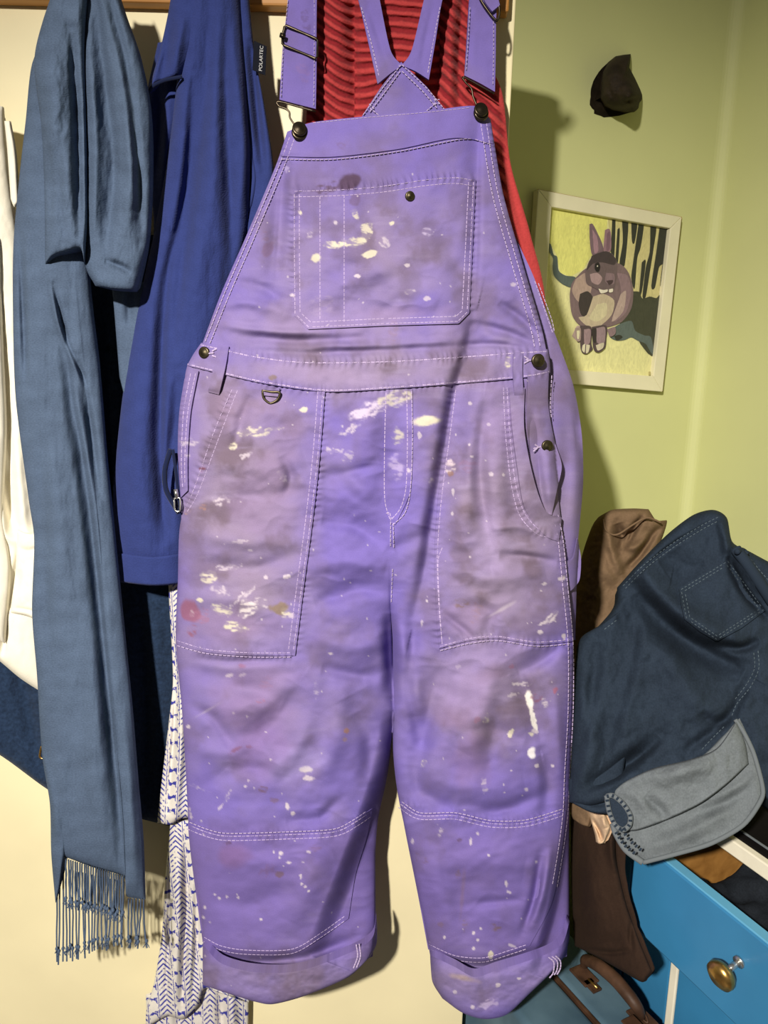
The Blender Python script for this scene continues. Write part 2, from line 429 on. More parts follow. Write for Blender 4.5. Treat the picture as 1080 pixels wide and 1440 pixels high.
FOLDS = [
    # bib
    ([(398, 215), (393, 300), (386, 400)], 9, -0.007, 1.8), ([(412, 230), (408, 330)], 8, 0.003),
    ([(671, 165), (670, 260), (668, 360), (662, 455)], 6, -0.004, 2.2),
    ([(330, 470), (420, 480), (520, 474)], 7, -0.0035), ([(300, 455), (380, 466), (470, 468)], 6, 0.003),
    ([(345, 493), (440, 497), (560, 490), (640, 488)], 6, -0.003), ([(430, 484), (540, 487), (650, 478)], 6, 0.0025),
    ([(760, 488), (720, 470), (670, 455)], 7, -0.004), ([(762, 480), (735, 450), (700, 425)], 7, -0.004), ([(764, 470), (742, 420), (728, 380)], 8, 0.003),
    ([(755, 492), (700, 485), (640, 486)], 5, -0.003), ([(440, 420), (510, 390), (600, 350)], 14, 0.0025), ([(600, 300), (640, 360), (655, 430)], 14, -0.002),
    ([(470, 330), (560, 400), (620, 430)], 18, 0.003), ([(310, 430), (350, 425), (400, 440)], 8, 0.003), ([(330, 395), (370, 405), (405, 430)], 8, -0.003),
    # long drop beside the right thigh pocket
    ([(670, 440), (656, 500), (638, 560), (624, 640), (610, 720), (598, 800), (580, 880)], 30, -0.012, 0.32),
    ([(690, 500), (668, 580), (655, 680), (650, 760)], 16, 0.006), ([(520, 560), (512, 640), (505, 720)], 22, 0.004),
    # crotch and thighs
    ([(545, 770), (500, 740), (450, 730)], 11, -0.006, 1.6), ([(545, 800), (490, 790), (430, 800)], 12, 0.005), ([(548, 830), (500, 830), (440, 850)], 10, -0.006, 1.6),
    ([(552, 770), (580, 760), (605, 750)], 10, -0.004), ([(470, 640), (500, 680), (540, 700)], 12, 0.004), ([(450, 670), (490, 665), (535, 650)], 9, -0.004),
    ([(548, 860), (549, 900), (551, 980)], 9, -0.010), ([(540, 900), (500, 910), (440, 900)], 14, 0.005), ([(545, 940), (510, 950), (450, 940)], 10, -0.005),
    ([(556, 870), (575, 940), (585, 1010)], 12, 0.005), ([(585, 870), (575, 960), (590, 1040)], 9, -0.005), ([(620, 930), (600, 1000), (590, 1080)], 12, -0.006, 1.5),
    # left pocket and thigh creases
    ([(395, 640), (410, 670), (400, 700)], 8, -0.004), ([(300, 640), (360, 660), (430, 640)], 14, 0.003), ([(290, 690), (360, 700), (430, 690)], 12, -0.003),
    ([(270, 745), (340, 762), (420, 760)], 12, 0.0035), ([(280, 790), (350, 800), (420, 780)], 10, -0.0035), ([(270, 840), (340, 845), (400, 870)], 12, 0.003),
    ([(355, 555), (340, 590), (330, 640)], 9, -0.004), ([(262, 940), (330, 960), (400, 990)], 14, -0.005), ([(300, 1000), (370, 990), (430, 950)], 16, 0.005),
    ([(420, 960), (380, 1020), (330, 1070)], 15, -0.006, 1.6), ([(440, 1000), (410, 1060), (370, 1100)], 15, 0.005), ([(270, 1050), (320, 1060), (370, 1040)], 12, 0.004),
    ([(280, 1100), (350, 1080), (420, 1100)], 12, -0.004), ([(480, 960), (470, 1040), (450, 1100)], 18, 0.004), ([(500, 1000), (520, 1040), (515, 1100)], 12, -0.005),
    ([(270, 925), (320, 930), (400, 928)], 6, -0.003), ([(265, 990), (300, 1010), (330, 1050)], 9, -0.004),
    # left shin, inner side turns away
    
    ([(300, 1200), (360, 1215), (430, 1200)], 18, 0.003), ([(290, 1260), (350, 1270), (420, 1250)], 16, -0.003), ([(480, 1120), (450, 1150), (400, 1155)], 8, -0.004), ([(450, 1170), (440, 1230), (410, 1300)], 20, 0.005),
    ([(292, 1338), (350, 1352), (430, 1346), (500, 1318)], 9, -0.009),
    # right pocket and thigh
    ([(680, 560), (672, 640), (680, 720), (690, 790)], 10, -0.006, 1.5), ([(705, 570), (700, 660), (712, 750)], 14, 0.005), ([(660, 590), (650, 650), (655, 720)], 10, -0.004),
    ([(700, 780), (740, 783), (785, 790)], 6, -0.005, 1.6), ([(690, 745), (730, 740), (770, 752)], 7, 0.003), ([(640, 800), (700, 815), (770, 805)], 12, 0.004), ([(640, 850), (690, 860), (680, 900)], 9, -0.003), ([(620, 860), (670, 900)], 6, -0.003),
    ([(790, 905), (760, 930), (725, 945)], 9, -0.006, 1.8), ([(715, 925), (735, 960), (752, 1010), (760, 1050)], 9, -0.007, 2.0), ([(640, 940), (620, 1000), (600, 1060)], 14, -0.006, 1.6), ([(690, 940), (680, 1000), (650, 1060)], 18, 0.005),
    ([(640, 1035), (690, 1025), (740, 1040)], 10, -0.003), ([(600, 1090), (660, 1110), (740, 1100)], 16, 0.004), ([(640, 1130), (700, 1140), (780, 1110)], 10, -0.004), ([(780, 960), (785, 1040), (790, 1100)], 10, 0.004),
    ([(700, 980), (690, 1060), (680, 1110)], 14, -0.004), ([(760, 1060), (770, 1100), (765, 1150)], 10, -0.004), ([(580, 1060), (590, 1110), (640, 1140)], 10, -0.004),
    # right shin, back of the leg shows beyond a hollow
    ([(775, 1190), (765, 1250), (750, 1300)], 7, 0.005), ([(760, 1200), (752, 1260), (735, 1310)], 6, -0.005),
    ([(660, 1270), (700, 1268), (740, 1262)], 7, -0.003), ([(620, 1220), (680, 1210), (740, 1220)], 20, 0.004), ([(600, 1200), (620, 1270), (640, 1320)], 16, 0.003), ([(640, 1200), (650, 1270), (655, 1330)], 18, -0.003),
    ([(610, 1346), (680, 1360), (770, 1335)], 9, -0.009),
]
CLIFFS = [  # the cloth turns away to the right of these lines: points, width px, drop m, recovery px
    ([(552, 1000), (535, 1090), (512, 1160), (482, 1240), (440, 1345)], 15, 0.046, 60, 'L'),
    ([(800, 1120), (790, 1200), (776, 1280), (748, 1370)], 8, 0.030, 22, 'R'),
    ([(520, 560), (528, 640), (540, 740)], 24, 0.004, 40),
    ([(470, 990), (500, 1050), (512, 1110)], 18, 0.006, 40),
    ([(730, 920), (748, 970), (762, 1050), (768, 1130)], 10, 0.006, 30),
    ([(625, 930), (612, 1000), (596, 1080), (600, 1130)], -12, 0.007, 40),
    ([(400, 215), (396, 300), (388, 400)], 7, 0.006, 26),
    ([(700, 550), (694, 640), (702, 740)], 9, 0.005, 26),
]
PUCKERS = [[(457, 551), (450, 640), (440, 730), (428, 820), (415, 922)], [(637, 542), (628, 610), (616, 700), (611, 780), (613, 850), (617, 912)], [(247, 905), (290, 917), (350, 922), (415, 922)], [(617, 912), (660, 901), (700, 898), (755, 906), (806, 902)],
    [(404, 185), (387, 235), (347, 330), (312, 410), (285, 482)], [(690, 168), (707, 270), (735, 370), (760, 455), (769, 497)], [(783, 725), (790, 760), (796, 820), (802, 905), (802, 1000), (798, 1090), (794, 1140)], [(326, 548), (300, 610), (272, 690), (256, 722)], [(711, 545), (715, 610), (722, 680), (735, 724), (760, 750), (788, 756)],
    [(265, 1160), (320, 1176), (400, 1174), (470, 1170), (522, 1141)], [(563, 1131), (640, 1147), (690, 1158), (740, 1157), (794, 1141)], [(411, 268), (540, 260), (600, 251), (669, 252)], [(669, 252), (660, 440)], [(411, 268), (412, 442)], [(283, 484), (360, 501), (430, 509), (540, 508), (640, 502), (770, 493)], [(263, 514), (360, 537), (470, 551), (560, 546), (774, 524)], [(258, 525), (255, 600), (255, 690)]]
def pucker(px, py):
    """small gathers where the seams pull the cloth"""
    out = np.zeros(px.shape)
    for i, pts in enumerate(PUCKERS):
        P = smooth(pts, 6); s = (py > P[:, 1].min() - 20) & (py < P[:, 1].max() + 20) & (px > P[:, 0].min() - 20) & (px < P[:, 0].max() + 20)
        if not s.any(): continue
        L_ = np.linalg.norm(np.diff(P, axis=0), axis=1).sum(); d, fr, sg = seg_dist(px[s], py[s], P)
        ph = fr * L_ / 9.0 + 1.6 * fbm(fr * L_ / 30, fr * 0 + i, 2) + 0.25 * d / 9
        out[s] += 0.0011 * np.sin(2 * np.pi * ph) * np.exp(-(d / 7.0) ** 2) * (0.4 + fbm(fr * L_ / 40, fr * 0 + i + 5, 2))
    return out
def cliffs(px, py):
    out = np.zeros(px.shape)
    for cf_ in CLIFFS:
        pts, w, a, rec = cf_[:4]; side = cf_[4] if len(cf_) > 4 else None
        P = smooth(pts, 6); m = 190
        s = (py > P[:, 1].min() - 60) & (py < P[:, 1].max() + 60) & (px > P[:, 0].min() - m) & (px < P[:, 0].max() + m)
        if not s.any(): continue
        d, fr, sg = seg_dist(px[s], py[s], P); d = -d * sg * np.sign(w)
        out[s] += a * sstep(-abs(w), abs(w), d) * (1 - sstep(abs(w), abs(w) + rec * 1.6, d) * (0.7 if side else 1.0)) * (1 - sstep(110, 180, d)) * np.sin(np.pi * np.clip(fr, 0.0, 1.0)) ** 0.5 * (1.0 if side is None else ((px[s] < (LR(py[s]) + RL(py[s])) / 2) == (side == 'L')))
    return out + pucker(px, py)
def D_ov(px, py):
    px = np.asarray(px, float); py = np.asarray(py, float)
    def prof(a, b, p=3.2):
        t = np.clip((px - a) / np.maximum(b - a, 1), 0, 1)
        return np.sqrt(np.clip(1 - np.abs(2 * t - 1) ** p, 0, 1))
    w = prof(XL(py), XR(py)); 
    lg = np.where(px < (LR(py) + RL(py)) / 2, prof(XL(py), LR(py), 2.6), prof(RL(py), XR(py), 2.6))
    k = sstep(770, 960, py)
    D = AMP(py) * (w * (1 - k) + lg * k)
    wx = px + 26 * (fbm(px / 80 + 7, py / 80 + 3, 2) - .5); wy = py + 40 * (fbm(px / 70 + 1, py / 90 + 31, 2) - .5)
    rg = 1 - np.abs(2 * fbm(wx / 95, wy / 40 + 5, 3) - 1)                  # ridged creases, mostly crosswise
    nz = (fbm(px / 52, py / 40, 3) - 0.5) * 0.012 + (rg ** 3 - 0.5) * 0.0030 * sstep(0.35, 0.7, fbm(px / 90 + 2, py / 90 + 66, 2)) + (fbm(px / 17 + 40, py / 12 + 11, 2) - 0.5) * 0.0020
    nz = nz * np.interp(py, [150, 250, 480, 560, 1150, 1440], [0.35, 0.55, 1.0, 1.0, 0.9, 0.6])
    # fine crumples beside the seams
    D = D + nz * np.clip(w * 1.2, 0.2, 1) + 2.3 * folds(px, py, FOLDS) - cliffs(px, py)
    return D

CLEAN = lin((117, 102, 172)); FADED = lin((138, 122, 150)); DIRT = lin((96, 80, 88)); SHIN = lin((116, 98, 160))
def blob(px, py, x, y, rx, ry, ang=0, rough=0.5, ns=9.0, seed=0):
    c, s = math.cos(math.radians(ang)), math.sin(math.radians(ang))
    u = ((px - x) * c + (py - y) * s) / rx; v = (-(px - x) * s + (py - y) * c) / ry
    d = np.sqrt(u * u + v * v) + (fbm(px / ns + seed * 3.7, py / ns + seed * 1.9, 3) - 0.5) * 2 * rough
    return d
WHITE = (196, 184, 196); CREAMP = (206, 198, 178)
SPOTS = [  # x, y, rx, ry, angle, roughness, colour, opacity
    # dark oily mark on the bib and soft dirt
    (492, 256, 17, 12, -20, .4, (78, 58, 72), .85), (462, 263, 16, 8, -10, .6, (92, 72, 88), .7), (448, 268, 10, 4, 0, .7, (84, 66, 84), .6), (500, 280, 8, 10, 30, .5, (104, 84, 112), .6),
    (376, 352, 9, 14, 20, .5, (116, 92, 118), .6), (372, 335, 6, 9, 0, .6, (120, 98, 124), .5), (553, 466, 8, 18, 5, .6, (124, 98, 108), .5), (480, 205, 7, 5, 0, .8, (112, 90, 124), .4), (540, 212, 9, 4, 0, .8, (112, 90, 124), .4),
    # paint on the bib pocket
    (492, 341, 26, 7, -6, .75, CREAMP, .95), (465, 344, 12, 6, 10, .8, CREAMP, .9), (516, 324, 8, 13, 20, .8, CREAMP, .8), (520, 357, 11, 5, -12, .5, CREAMP, .9), (444, 363, 7, 6, -30, .5, CREAMP, .95),
    (541, 341, 8, 8, 40, .8, WHITE, .7), (551, 314, 4, 3, 0, .5, CREAMP, .9), (499, 300, 4, 9, -25, .6, CREAMP, .7), (503, 388, 4, 3, 0, .6, WHITE, .9), (472, 313, 3, 3, 0, .5, WHITE, .8), (573, 373, 4, 3, 0, .4, WHITE, .9),
    (602, 325, 9, 6, 0, .6, (190, 176, 208), .6), (422, 299, 3, 3, 0, .5, CREAMP, .9), (411, 415, 4, 3, 0, .5, WHITE, .8), (436, 330, 4, 5, 0, .8, WHITE, .6), (590, 400, 45, 16, -6, .6, (142, 126, 168), .4), (455, 430, 20, 16, 0, .7, (150, 134, 168), .5), (600, 420, 5, 3, 0, .6, WHITE, .7), (577, 410, 8, 4, -10, .8, WHITE, .6), (570, 440, 60, 12, -3, .7, (128, 106, 150), .5),
    (404, 236, 4, 10, 15, .7, (180, 166, 206), .6), (722, 400, 4, 3, 0, .5, WHITE, .6),
    # hips, left
    (427, 576, 6, 4, 0, .5, CREAMP, .95), (358, 607, 26, 7, -4, .9, CREAMP, .85), (385, 603, 12, 3, -4, .6, CREAMP, .9), (327, 627, 6, 5, 0, .7, CREAMP, .9), (345, 640, 9, 4, -20, .9, WHITE, .7), (270, 622, 14, 5, -5, .9, WHITE, .6), (264, 640, 4, 6, 0, .7, WHITE, .7), (285, 659, 5, 4, 0, .6, (124, 76, 92), .8),
    (310, 703, 14, 6, -12, .9, WHITE, .8), (398, 670, 5, 9, -40, .8, WHITE, .6), (286, 713, 6, 4, 0, .6, (150, 116, 110), .7), (264, 718, 6, 5, 0, .6, (176, 142, 122), .8), (330, 762, 16, 3, -4, .9, WHITE, .5), (352, 774, 5, 2, 0, .7, WHITE, .5),
    # dirt veil over the pocket
    (340, 575, 60, 30, 5, .6, (142, 122, 150), .55), (370, 700, 60, 60, 0, .7, (138, 118, 156), .5), (320, 880, 70, 30, 5, .6, (138, 116, 150), .5), (400, 620, 30, 60, 10, .7, (130, 110, 148), .45), (430, 525, 120, 16, 4, .6, (150, 132, 166), .6), (470, 455, 190, 30, 3, .7, (152, 134, 172), .5), (383, 531, 6, 4, 0, .4, (122, 104, 84), .7),
    # lower left pocket paint
    (295, 812, 12, 11, 0, .9, CREAMP, .75), (318, 798, 18, 5, -5, .9, WHITE, .7), (310, 834, 12, 9, 30, .9, WHITE, .7), (343, 838, 22, 4, -38, .9, WHITE, .7), (313, 857, 14, 7, 15, .9, CREAMP, .8), (348, 856, 15, 12, 0, .85, (222, 212, 214), .85), (330, 881, 19, 8, 8, .8, CREAMP, .9), (366, 850, 8, 9, 20, .8, WHITE, .7),
    (392, 857, 14, 9, -5, .5, (128, 110, 88), .85), (403, 861, 8, 8, 0, .7, CREAMP, .8), (281, 844, 6, 3, 10, .5, CREAMP, .9), (268, 858, 14, 15, 0, .45, (136, 82, 100), .75), (270, 863, 4, 5, 20, .6, WHITE, .8), (269, 888, 8, 10, 20, .6, (136, 84, 100), .7), (283, 870, 14, 12, 0, .8, (150, 104, 128), .5), (403, 811, 6, 3, -15, .5, WHITE, .9), (374, 812, 3, 3, 0, .5, WHITE, .8), (410, 866, 5, 4, 0, .7, WHITE, .8),
    # fly
    (520, 578, 36, 12, -22, .9, (206, 192, 214), .8), (495, 603, 16, 5, -30, .9, WHITE, .75), (556, 560, 22, 10, -10, .9, CREAMP, .7), (600, 592, 21, 8, -5, .35, CREAMP, .95), (560, 612, 8, 12, 0, .9, CREAMP, .7), (590, 612, 3, 5, 0, .6, WHITE, .8), (470, 634, 16, 4, 8, .9, WHITE, .6), (490, 643, 8, 8, 20, .9, WHITE, .5), (555, 655, 12, 18, 0, .9, (196, 180, 214), .5), (575, 662, 3, 3, 0, .5, WHITE, .8),
    # right hip and pocket
    (714, 509, 4, 9, 0, .6, CREAMP, .9), (632, 656, 7, 12, 0, .7, (206, 190, 196), .8), (634, 666, 5, 4, 0, .5, (140, 108, 92), .7), (660, 655, 14, 10, 0, .8, (134, 106, 136), .5), (687, 597, 3, 2, 0, .5, WHITE, .9), (691, 667, 4, 3, 30, .5, WHITE, .9), (637, 692, 2, 5, 0, .5, WHITE, .8), (606, 678, 4, 5, 0, .8, WHITE, .6), (636, 722, 2, 3, 0, .4, WHITE, .8), (660, 625, 2, 2, 0, .4, WHITE, .8), (661, 567, 3, 3, 0, .6, WHITE, .8), (664, 642, 3, 2, 0, .6, WHITE, .7), (708, 668, 2, 2, 0, .4, WHITE, .9),
    (651, 850, 12, 9, 0, .6, (120, 98, 92), .75), (670, 860, 8, 16, 20, .8, (138, 112, 120), .5), (712, 845, 34, 34, 0, .8, (146, 130, 160), .5), (700, 860, 24, 3, -30, .9, WHITE, .5), (776, 868, 11, 5, -42, .6, WHITE, .95), (764, 876, 8, 2, -25, .5, WHITE, .8), (760, 889, 4, 3, 0, .5, WHITE, .95), (791, 813, 6, 3, -25, .6, WHITE, .9), (765, 821, 4, 2, -10, .5, WHITE, .9), (793, 895, 3, 4, 0, .5, WHITE, .9), (600, 845, 2, 2, 0, .4, WHITE, .8), (593, 876, 2, 5, 0, .6, WHITE, .6),
    (700, 600, 34, 60, 0, .7, (146, 126, 170), .45), (690, 760, 30, 60, 0, .8, (168, 150, 196), .4), (660, 870, 40, 26, 0, .6, (140, 118, 148), .45),
    # left thigh
    (322, 950, 6, 3, -15, .4, WHITE, .95), (341, 949, 6, 2, -20, .5, WHITE, .8), (341, 937, 6, 3, 0, .6, (140, 84, 98), .7), (375, 960, 8, 12, 10, .8, (160, 110, 124), .5), (365, 985, 6, 5, 0, .7, (160, 100, 110), .7), (330, 1055, 10, 3, -25, .6, (112, 62, 66), .85), (350, 1050, 5, 3, -10, .6, (112, 62, 66), .8), (370, 1110, 6, 4, 0, .8, (110, 82, 92), .7), (385, 1125, 8, 3, 0, .8, (116, 92, 108), .6), (487, 1028, 4, 4, 0, .5, (150, 112, 96), .8), (485, 1040, 3, 3, 0, .5, (150, 122, 120), .6),
    (430, 1082, 9, 5, 0, .35, CREAMP, .98), (434, 1094, 8, 4, 5, .5, WHITE, .95), (404, 1134, 3, 5, -15, .3, WHITE, .95), (412, 1144, 3, 3, 0, .3, WHITE, .95), (345, 1106, 2, 2, 0, .3, WHITE, .9), (349, 1097, 2, 2, 0, .3, WHITE, .8), (328, 1003, 2, 2, 0, .3, WHITE, .8), (265, 1022, 3, 3, 0, .3, WHITE, .8), (320, 1120, 10, 3, -60, .8, WHITE, .5), (310, 1135, 8, 2, -50, .7, WHITE, .6), (268, 1145, 2, 10, -10, .6, WHITE, .7), (290, 1000, 26, 2, -30, .9, WHITE, .35), (280, 1108, 14, 2, 20, .9, WHITE, .4), (420, 1070, 40, 24, 0, .7, (172, 156, 220), .5), (444, 970, 4, 10, 0, .9, WHITE, .4), (465, 919, 3, 2, 0, .3, WHITE, .8),
    (360, 1000, 70, 60, 30, .6, (136, 112, 158), .5), (390, 950, 60, 26, 0, .6, (144, 124, 168), .5), (365, 1060, 50, 40, 0, .7, (128, 104, 156), .45),
    # left shin
    (395, 1200, 3, 3, 0, .3, WHITE, .98), (385, 1198, 2, 2, 0, .3, WHITE, .9), (393, 1206, 2, 2, 0, .3, WHITE, .9), (406, 1213, 3, 2, 0, .3, WHITE, .95), (423, 1233, 2, 4, 0, .3, WHITE, .95), (424, 1243, 2, 2, 0, .3, WHITE, .9), (434, 1253, 2, 2, 0, .3, WHITE, .95), (429, 1247, 2, 2, 0, .3, WHITE, .8), (434, 1198, 4, 2, 20, .6, WHITE, .7), (367, 1293, 2.4, 2.4, 0, .3, WHITE, .95), (335, 1262, 2, 2, 0, .3, WHITE, .9), (302, 1258, 2, 2, 0, .3, WHITE, .9), (308, 1263, 2, 2, 0, .3, WHITE, .9), (319, 1261, 2, 2, 0, .3, WHITE, .8), (288, 1276, 2.4, 2.4, 0, .3, WHITE, .9), (286, 1290, 2, 2, 0, .3, WHITE, .9), (330, 1203, 22, 16, 0, .7, (116, 86, 126), .55), (392, 1229, 7, 5, 0, .5, (110, 86, 90), .7), (320, 1185, 6, 3, 0, .7, (90, 68, 96), .6), (375, 1225, 14, 8, -30, .8, (116, 90, 130), .5), (445, 1192, 10, 5, 0, .8, (110, 86, 120), .5),
    # right thigh, long run of paint
    (733, 962, 12, 3, 5, .8, WHITE, .9), (744, 985, 5, 18, -8, .5, (232, 226, 222), .98), (750, 1012, 4, 17, -14, .5, (236, 230, 226), .98), (752, 1028, 6, 3, 20, .5, WHITE, .9), (748, 1058, 6, 8, 0, .45, (232, 226, 232), .98), (755, 982, 8, 5, 0, .6, (132, 84, 104), .7), (781, 970, 3, 6, 20, .6, (156, 92, 110), .7), (766, 988, 4, 7, -20, .7, WHITE, .8), (721, 977, 8, 3, -15, .9, WHITE, .6), (671, 1012, 5, 5, 0, .5, (136, 86, 100), .7), (684, 1010, 4, 8, 30, .9, CREAMP, .7), (718, 1032, 4, 7, 25, .5, CREAMP, .9), (748, 1032, 4, 3, 0, .6, CREAMP, .8), (777, 1077, 3, 2, 0, .3, WHITE, .95), (755, 1077, 3, 3, 0, .3, WHITE, .9), (596, 1074, 4, 6, 35, .7, CREAMP, .85), (681, 1105, 4, 10, -10, 1.0, WHITE, .6), (740, 1110, 3, 3, 0, .4, WHITE, .7), (644, 938, 4, 4, 0, .6, WHITE, .6), (720, 937, 5, 3, 0, .8, (150, 90, 112), .5),
    (660, 985, 44, 46, 20, .5, (142, 120, 154), .6), (640, 1010, 30, 24, 0, .7, (124, 100, 124), .5), (690, 950, 40, 14, -30, .7, (120, 98, 122), .45), (655, 1070, 34, 40, 0, .7, (130, 106, 148), .5), (700, 920, 60, 20, 0, .6, (150, 132, 174), .5), (640, 960, 60, 60, 0, .6, (156, 138, 184), .5),
    # right shin
    (662, 1184, 2, 5, 10, .6, WHITE, .8), (672, 1172, 2, 2, 0, .3, WHITE, .8), (687, 1203, 2, 2, 0, .3, WHITE, .8), (712, 1243, 2, 5, -10, .5, WHITE, .9), (716, 1255, 4, 2, 30, .5, WHITE, .7), (690, 1343, 4, 6, 0, .3, CREAMP, .98), (666, 1312, 2.4, 2.4, 0, .3, WHITE, .98), (666, 1334, 2.4, 2.6, 0, .3, WHITE, .95), (672, 1322, 2.2, 2.2, 0, .3, WHITE, .9), (625, 1318, 2.2, 2.2, 0, .3, WHITE, .9), (676, 1306, 2, 2, 0, .3, WHITE, .9), (720, 1330, 6, 2, 25, .6, WHITE, .7), (754, 1212, 2, 2, 0, .3, WHITE, .8), (591, 1208, 10, 6, 20, .8, (108, 86, 104), .65), (697, 1304, 9, 7, 0, .6, (114, 92, 98), .75), (653, 1300, 4, 10, 0, .7, (116, 94, 108), .55), (646, 1181, 4, 3, 0, .6, (92, 70, 88), .6), (644, 1230, 4, 6, 0, .7, (116, 94, 108), .5), (650, 1260, 3, 30, 5, .8, (124, 100, 120), .4), (619, 1300, 4, 4, 0, .7, (120, 96, 112), .5), (580, 1183, 2, 4, 0, .5, WHITE, .7), (620, 1170, 3, 8, 20, .8, WHITE, .6),
    # turn ups
    (650, 1375, 22, 5, 12, .8, (176, 154, 140), .6), (700, 1385, 4, 3, 0, .5, WHITE, .9), (665, 1416, 3, 3, 0, .4, WHITE, .8), (658, 1430, 3, 2, 0, .4, WHITE, .8), (730, 1376, 3, 2, 0, .4, WHITE, .9), (690, 1410, 16, 6, -20, .9, (186, 170, 206), .6), (640, 1395, 3, 3, 0, .4, WHITE, .7),
    (425, 105, 10, 14, 0, .8, (128, 104, 160), .5), (430, 30, 8, 14, 0, .8, (96, 78, 118), .5),
]
_sp = np.random.RandomState(3)
SPECKS = np.stack([_sp.uniform(255, 800, 170), _sp.uniform(240, 1420, 170), _sp.uniform(0.6, 1.4, 170)], 1)
def col_ov(px, py):
    sh = px.shape; px = px.ravel(); py = py.ravel()
    fade = np.zeros(px.shape)
    for (x, y, rx, ry, k) in [(345, 715, 95, 230, 1.15), (705, 730, 95, 215, 1.1), (520, 520, 260, 50, .9), (540, 370, 190, 130, .55), (690, 990, 90, 90, .9), (370, 1000, 110, 90, .65), (800, 650, 40, 160, .6), (330, 480, 80, 60, .6), (660, 1380, 140, 40, .7), (400, 1370, 140, 40, .5)]:
        d2 = ((px - x) / rx) ** 2 + ((py - y) / ry) ** 2
        fade = np.maximum(fade, k * np.exp(-d2 * 0.9))
    n = fbm(px / 60 + 3, py / 60 + 8, 4)
    fade = np.clip(fade + (n - 0.5) * 0.9, 0, 1)[:, None]
    c = CLEAN * (1 - fade) + FADED * fade
    k = (sstep(1140, 1190, py) * (1 - sstep(1340, 1360, py)))[:, None]
    c = c * (1 - 0.6 * k) + SHIN * 0.6 * k
    g = sstep(0.46, 0.74, fbm(px / 34 + 50, py / 40 + 21, 5))[:, None] * (0.22 + 0.75 * fade)
    c = c * (1 - 0.7 * g) + DIRT * 0.7 * g
    # worn pale streaks along the wrinkles
    st = sstep(0.60, 0.85, fbm(px / 40 + 5, py / 9 + 31, 3))[:, None] * fade
    c = c * (1 - 0.3 * st) + lin((156, 142, 178)) * 0.3 * st
    for i, (x, y, rx, ry, an, ro, cl, op) in enumerate(SPOTS):
        R = 2.4 * max(rx, ry) + 4
        s = (np.abs(px - x) < R) & (np.abs(py - y) < R)
        if not s.any(): continue
        if max(rx, ry) > 20 and op < 0.7:
            d = blob(px[s], py[s], x, y, rx, ry, an, ro * 0.8, 26, i); a = op * (1 - sstep(0.3, 1.3, d))
        else:
            d = blob(px[s], py[s], x, y, rx, ry, an, ro * 0.9, max(3.0, min(rx, ry) * 1.1), i); a = op * (1 - sstep(0.7, 1.15, d))
            if ro >= 0.6 and rx * ry > 18:                                  # dry, rubbed paint that missed the hollows of the weave
                cs_, sn_q = math.cos(math.radians(an)), math.sin(math.radians(an)); uu = (px[s] - x) * cs_ + (py[s] - y) * sn_q; vv = -(px[s] - x) * sn_q + (py[s] - y) * cs_
                a = a * (0.12 + 0.88 * sstep(0.40, 0.62, fbm(uu / 9 + i, vv / 3.2, 3)))
        a = a[:, None]
        c[s] = c[s] * (1 - a) + lin(cl) * a
    for (x, y, r) in SPECKS:
        s = (np.abs(px - x) < 3) & (np.abs(py - y) < 3)
        if s.any():
            a = (0.75 * (1 - sstep(r * 0.6, r * 1.3, np.hypot(px[s] - x, py[s] - y))))[:, None]
            c[s] = c[s] * (1 - a) + lin(WHITE) * a
    return c.reshape(sh + (3,))

ov = thing('overalls', 'paint-splattered purple bib overalls with white stitching hanging on the cream door', 'overalls')
MP = M['denim_purple']
def seam_dip(px, py, lines, w=3.0, a=0.0012):
    return folds(px, py, [(l, w, -a) for l in lines])

# seat and back panel, seen at the right flank and through the armhole
BK = vplane(1.052)
bx, by = coons([(508, 165), (440, 260), (360, 420), (330, 520), (320, 700), (330, 900)],
               [(628, 153), (690, 250), (721, 325), (750, 388), (772, 448), (790, 495), (807, 545), (818, 610), (820, 680), (813, 760), (811, 820), (809, 900)],
               [(508, 165), (570, 158), (628, 153)], [(330, 900), (560, 905), (809, 900)], 110, 260)
def D_bk(px, py):
    t = (px - 330) / (np.interp(py, [153, 325, 448, 545, 680, 820, 900], [628, 721, 772, 807, 820, 811, 809]) - 330)
    return 0.004 + 0.040 * sstep(430, 620, py) * np.sqrt(np.clip(1 - np.clip(t, 0, 1) ** 14, 0, 1)) * sstep(0.4, 0.8, t) + (fbm(px / 30 + 9, py / 40 + 4, 3) - .5) * 0.006 + folds(px, py, [
        ([(800, 560), (795, 640), (800, 720)], 9, -0.004), ([(812, 620), (806, 700), (808, 780)], 8, 0.004), ([(775, 440), (785, 470), (800, 500)], 6, -0.004)])
slab('back_panel', bx, by, BK, D_bk(bx, by), D_bk(bx, by) - 0.004, MP, ov, col_ov)
# diamond yoke where the back straps cross
YK = vplane(1.044)
dx, dy = coons([(564, 87), (536, 122), (506, 168)], [(564, 87), (600, 122), (636, 168)], [(563, 87), (565, 87)], [(506, 168), (570, 172), (636, 168)], 40, 40, False)
f_ = (fbm(dx / 20, dy / 20, 2) - .5) * 0.002
slab('back_yoke', dx, dy, YK, 0.006 + f_, 0.001 + f_, MP, ov, col_ov)
def strap(name, L, R, T, B, pl, h=0.004, fl=(), nu=40, nv=120):
    x, y = coons(L, R, T, B, nu, nv)
    D = h + folds(x, y, fl) + (fbm(x / 25, y / 30, 3) - .5) * 0.003
    return slab(name, x, y, pl, D, D - 0.0045, MP, ov, col_ov)
strap('back_strap', [(490, -50), (504, 0), (518, 60), (531, 118)], [(524, -50), (534, 0), (549, 70), (565, 92)], [(490, -50), (524, -50)], [(531, 118), (548, 104), (565, 92)], vplane(1.040), 0.004, [([(515, 0), (535, 60), (548, 100)], 5, -0.002)])
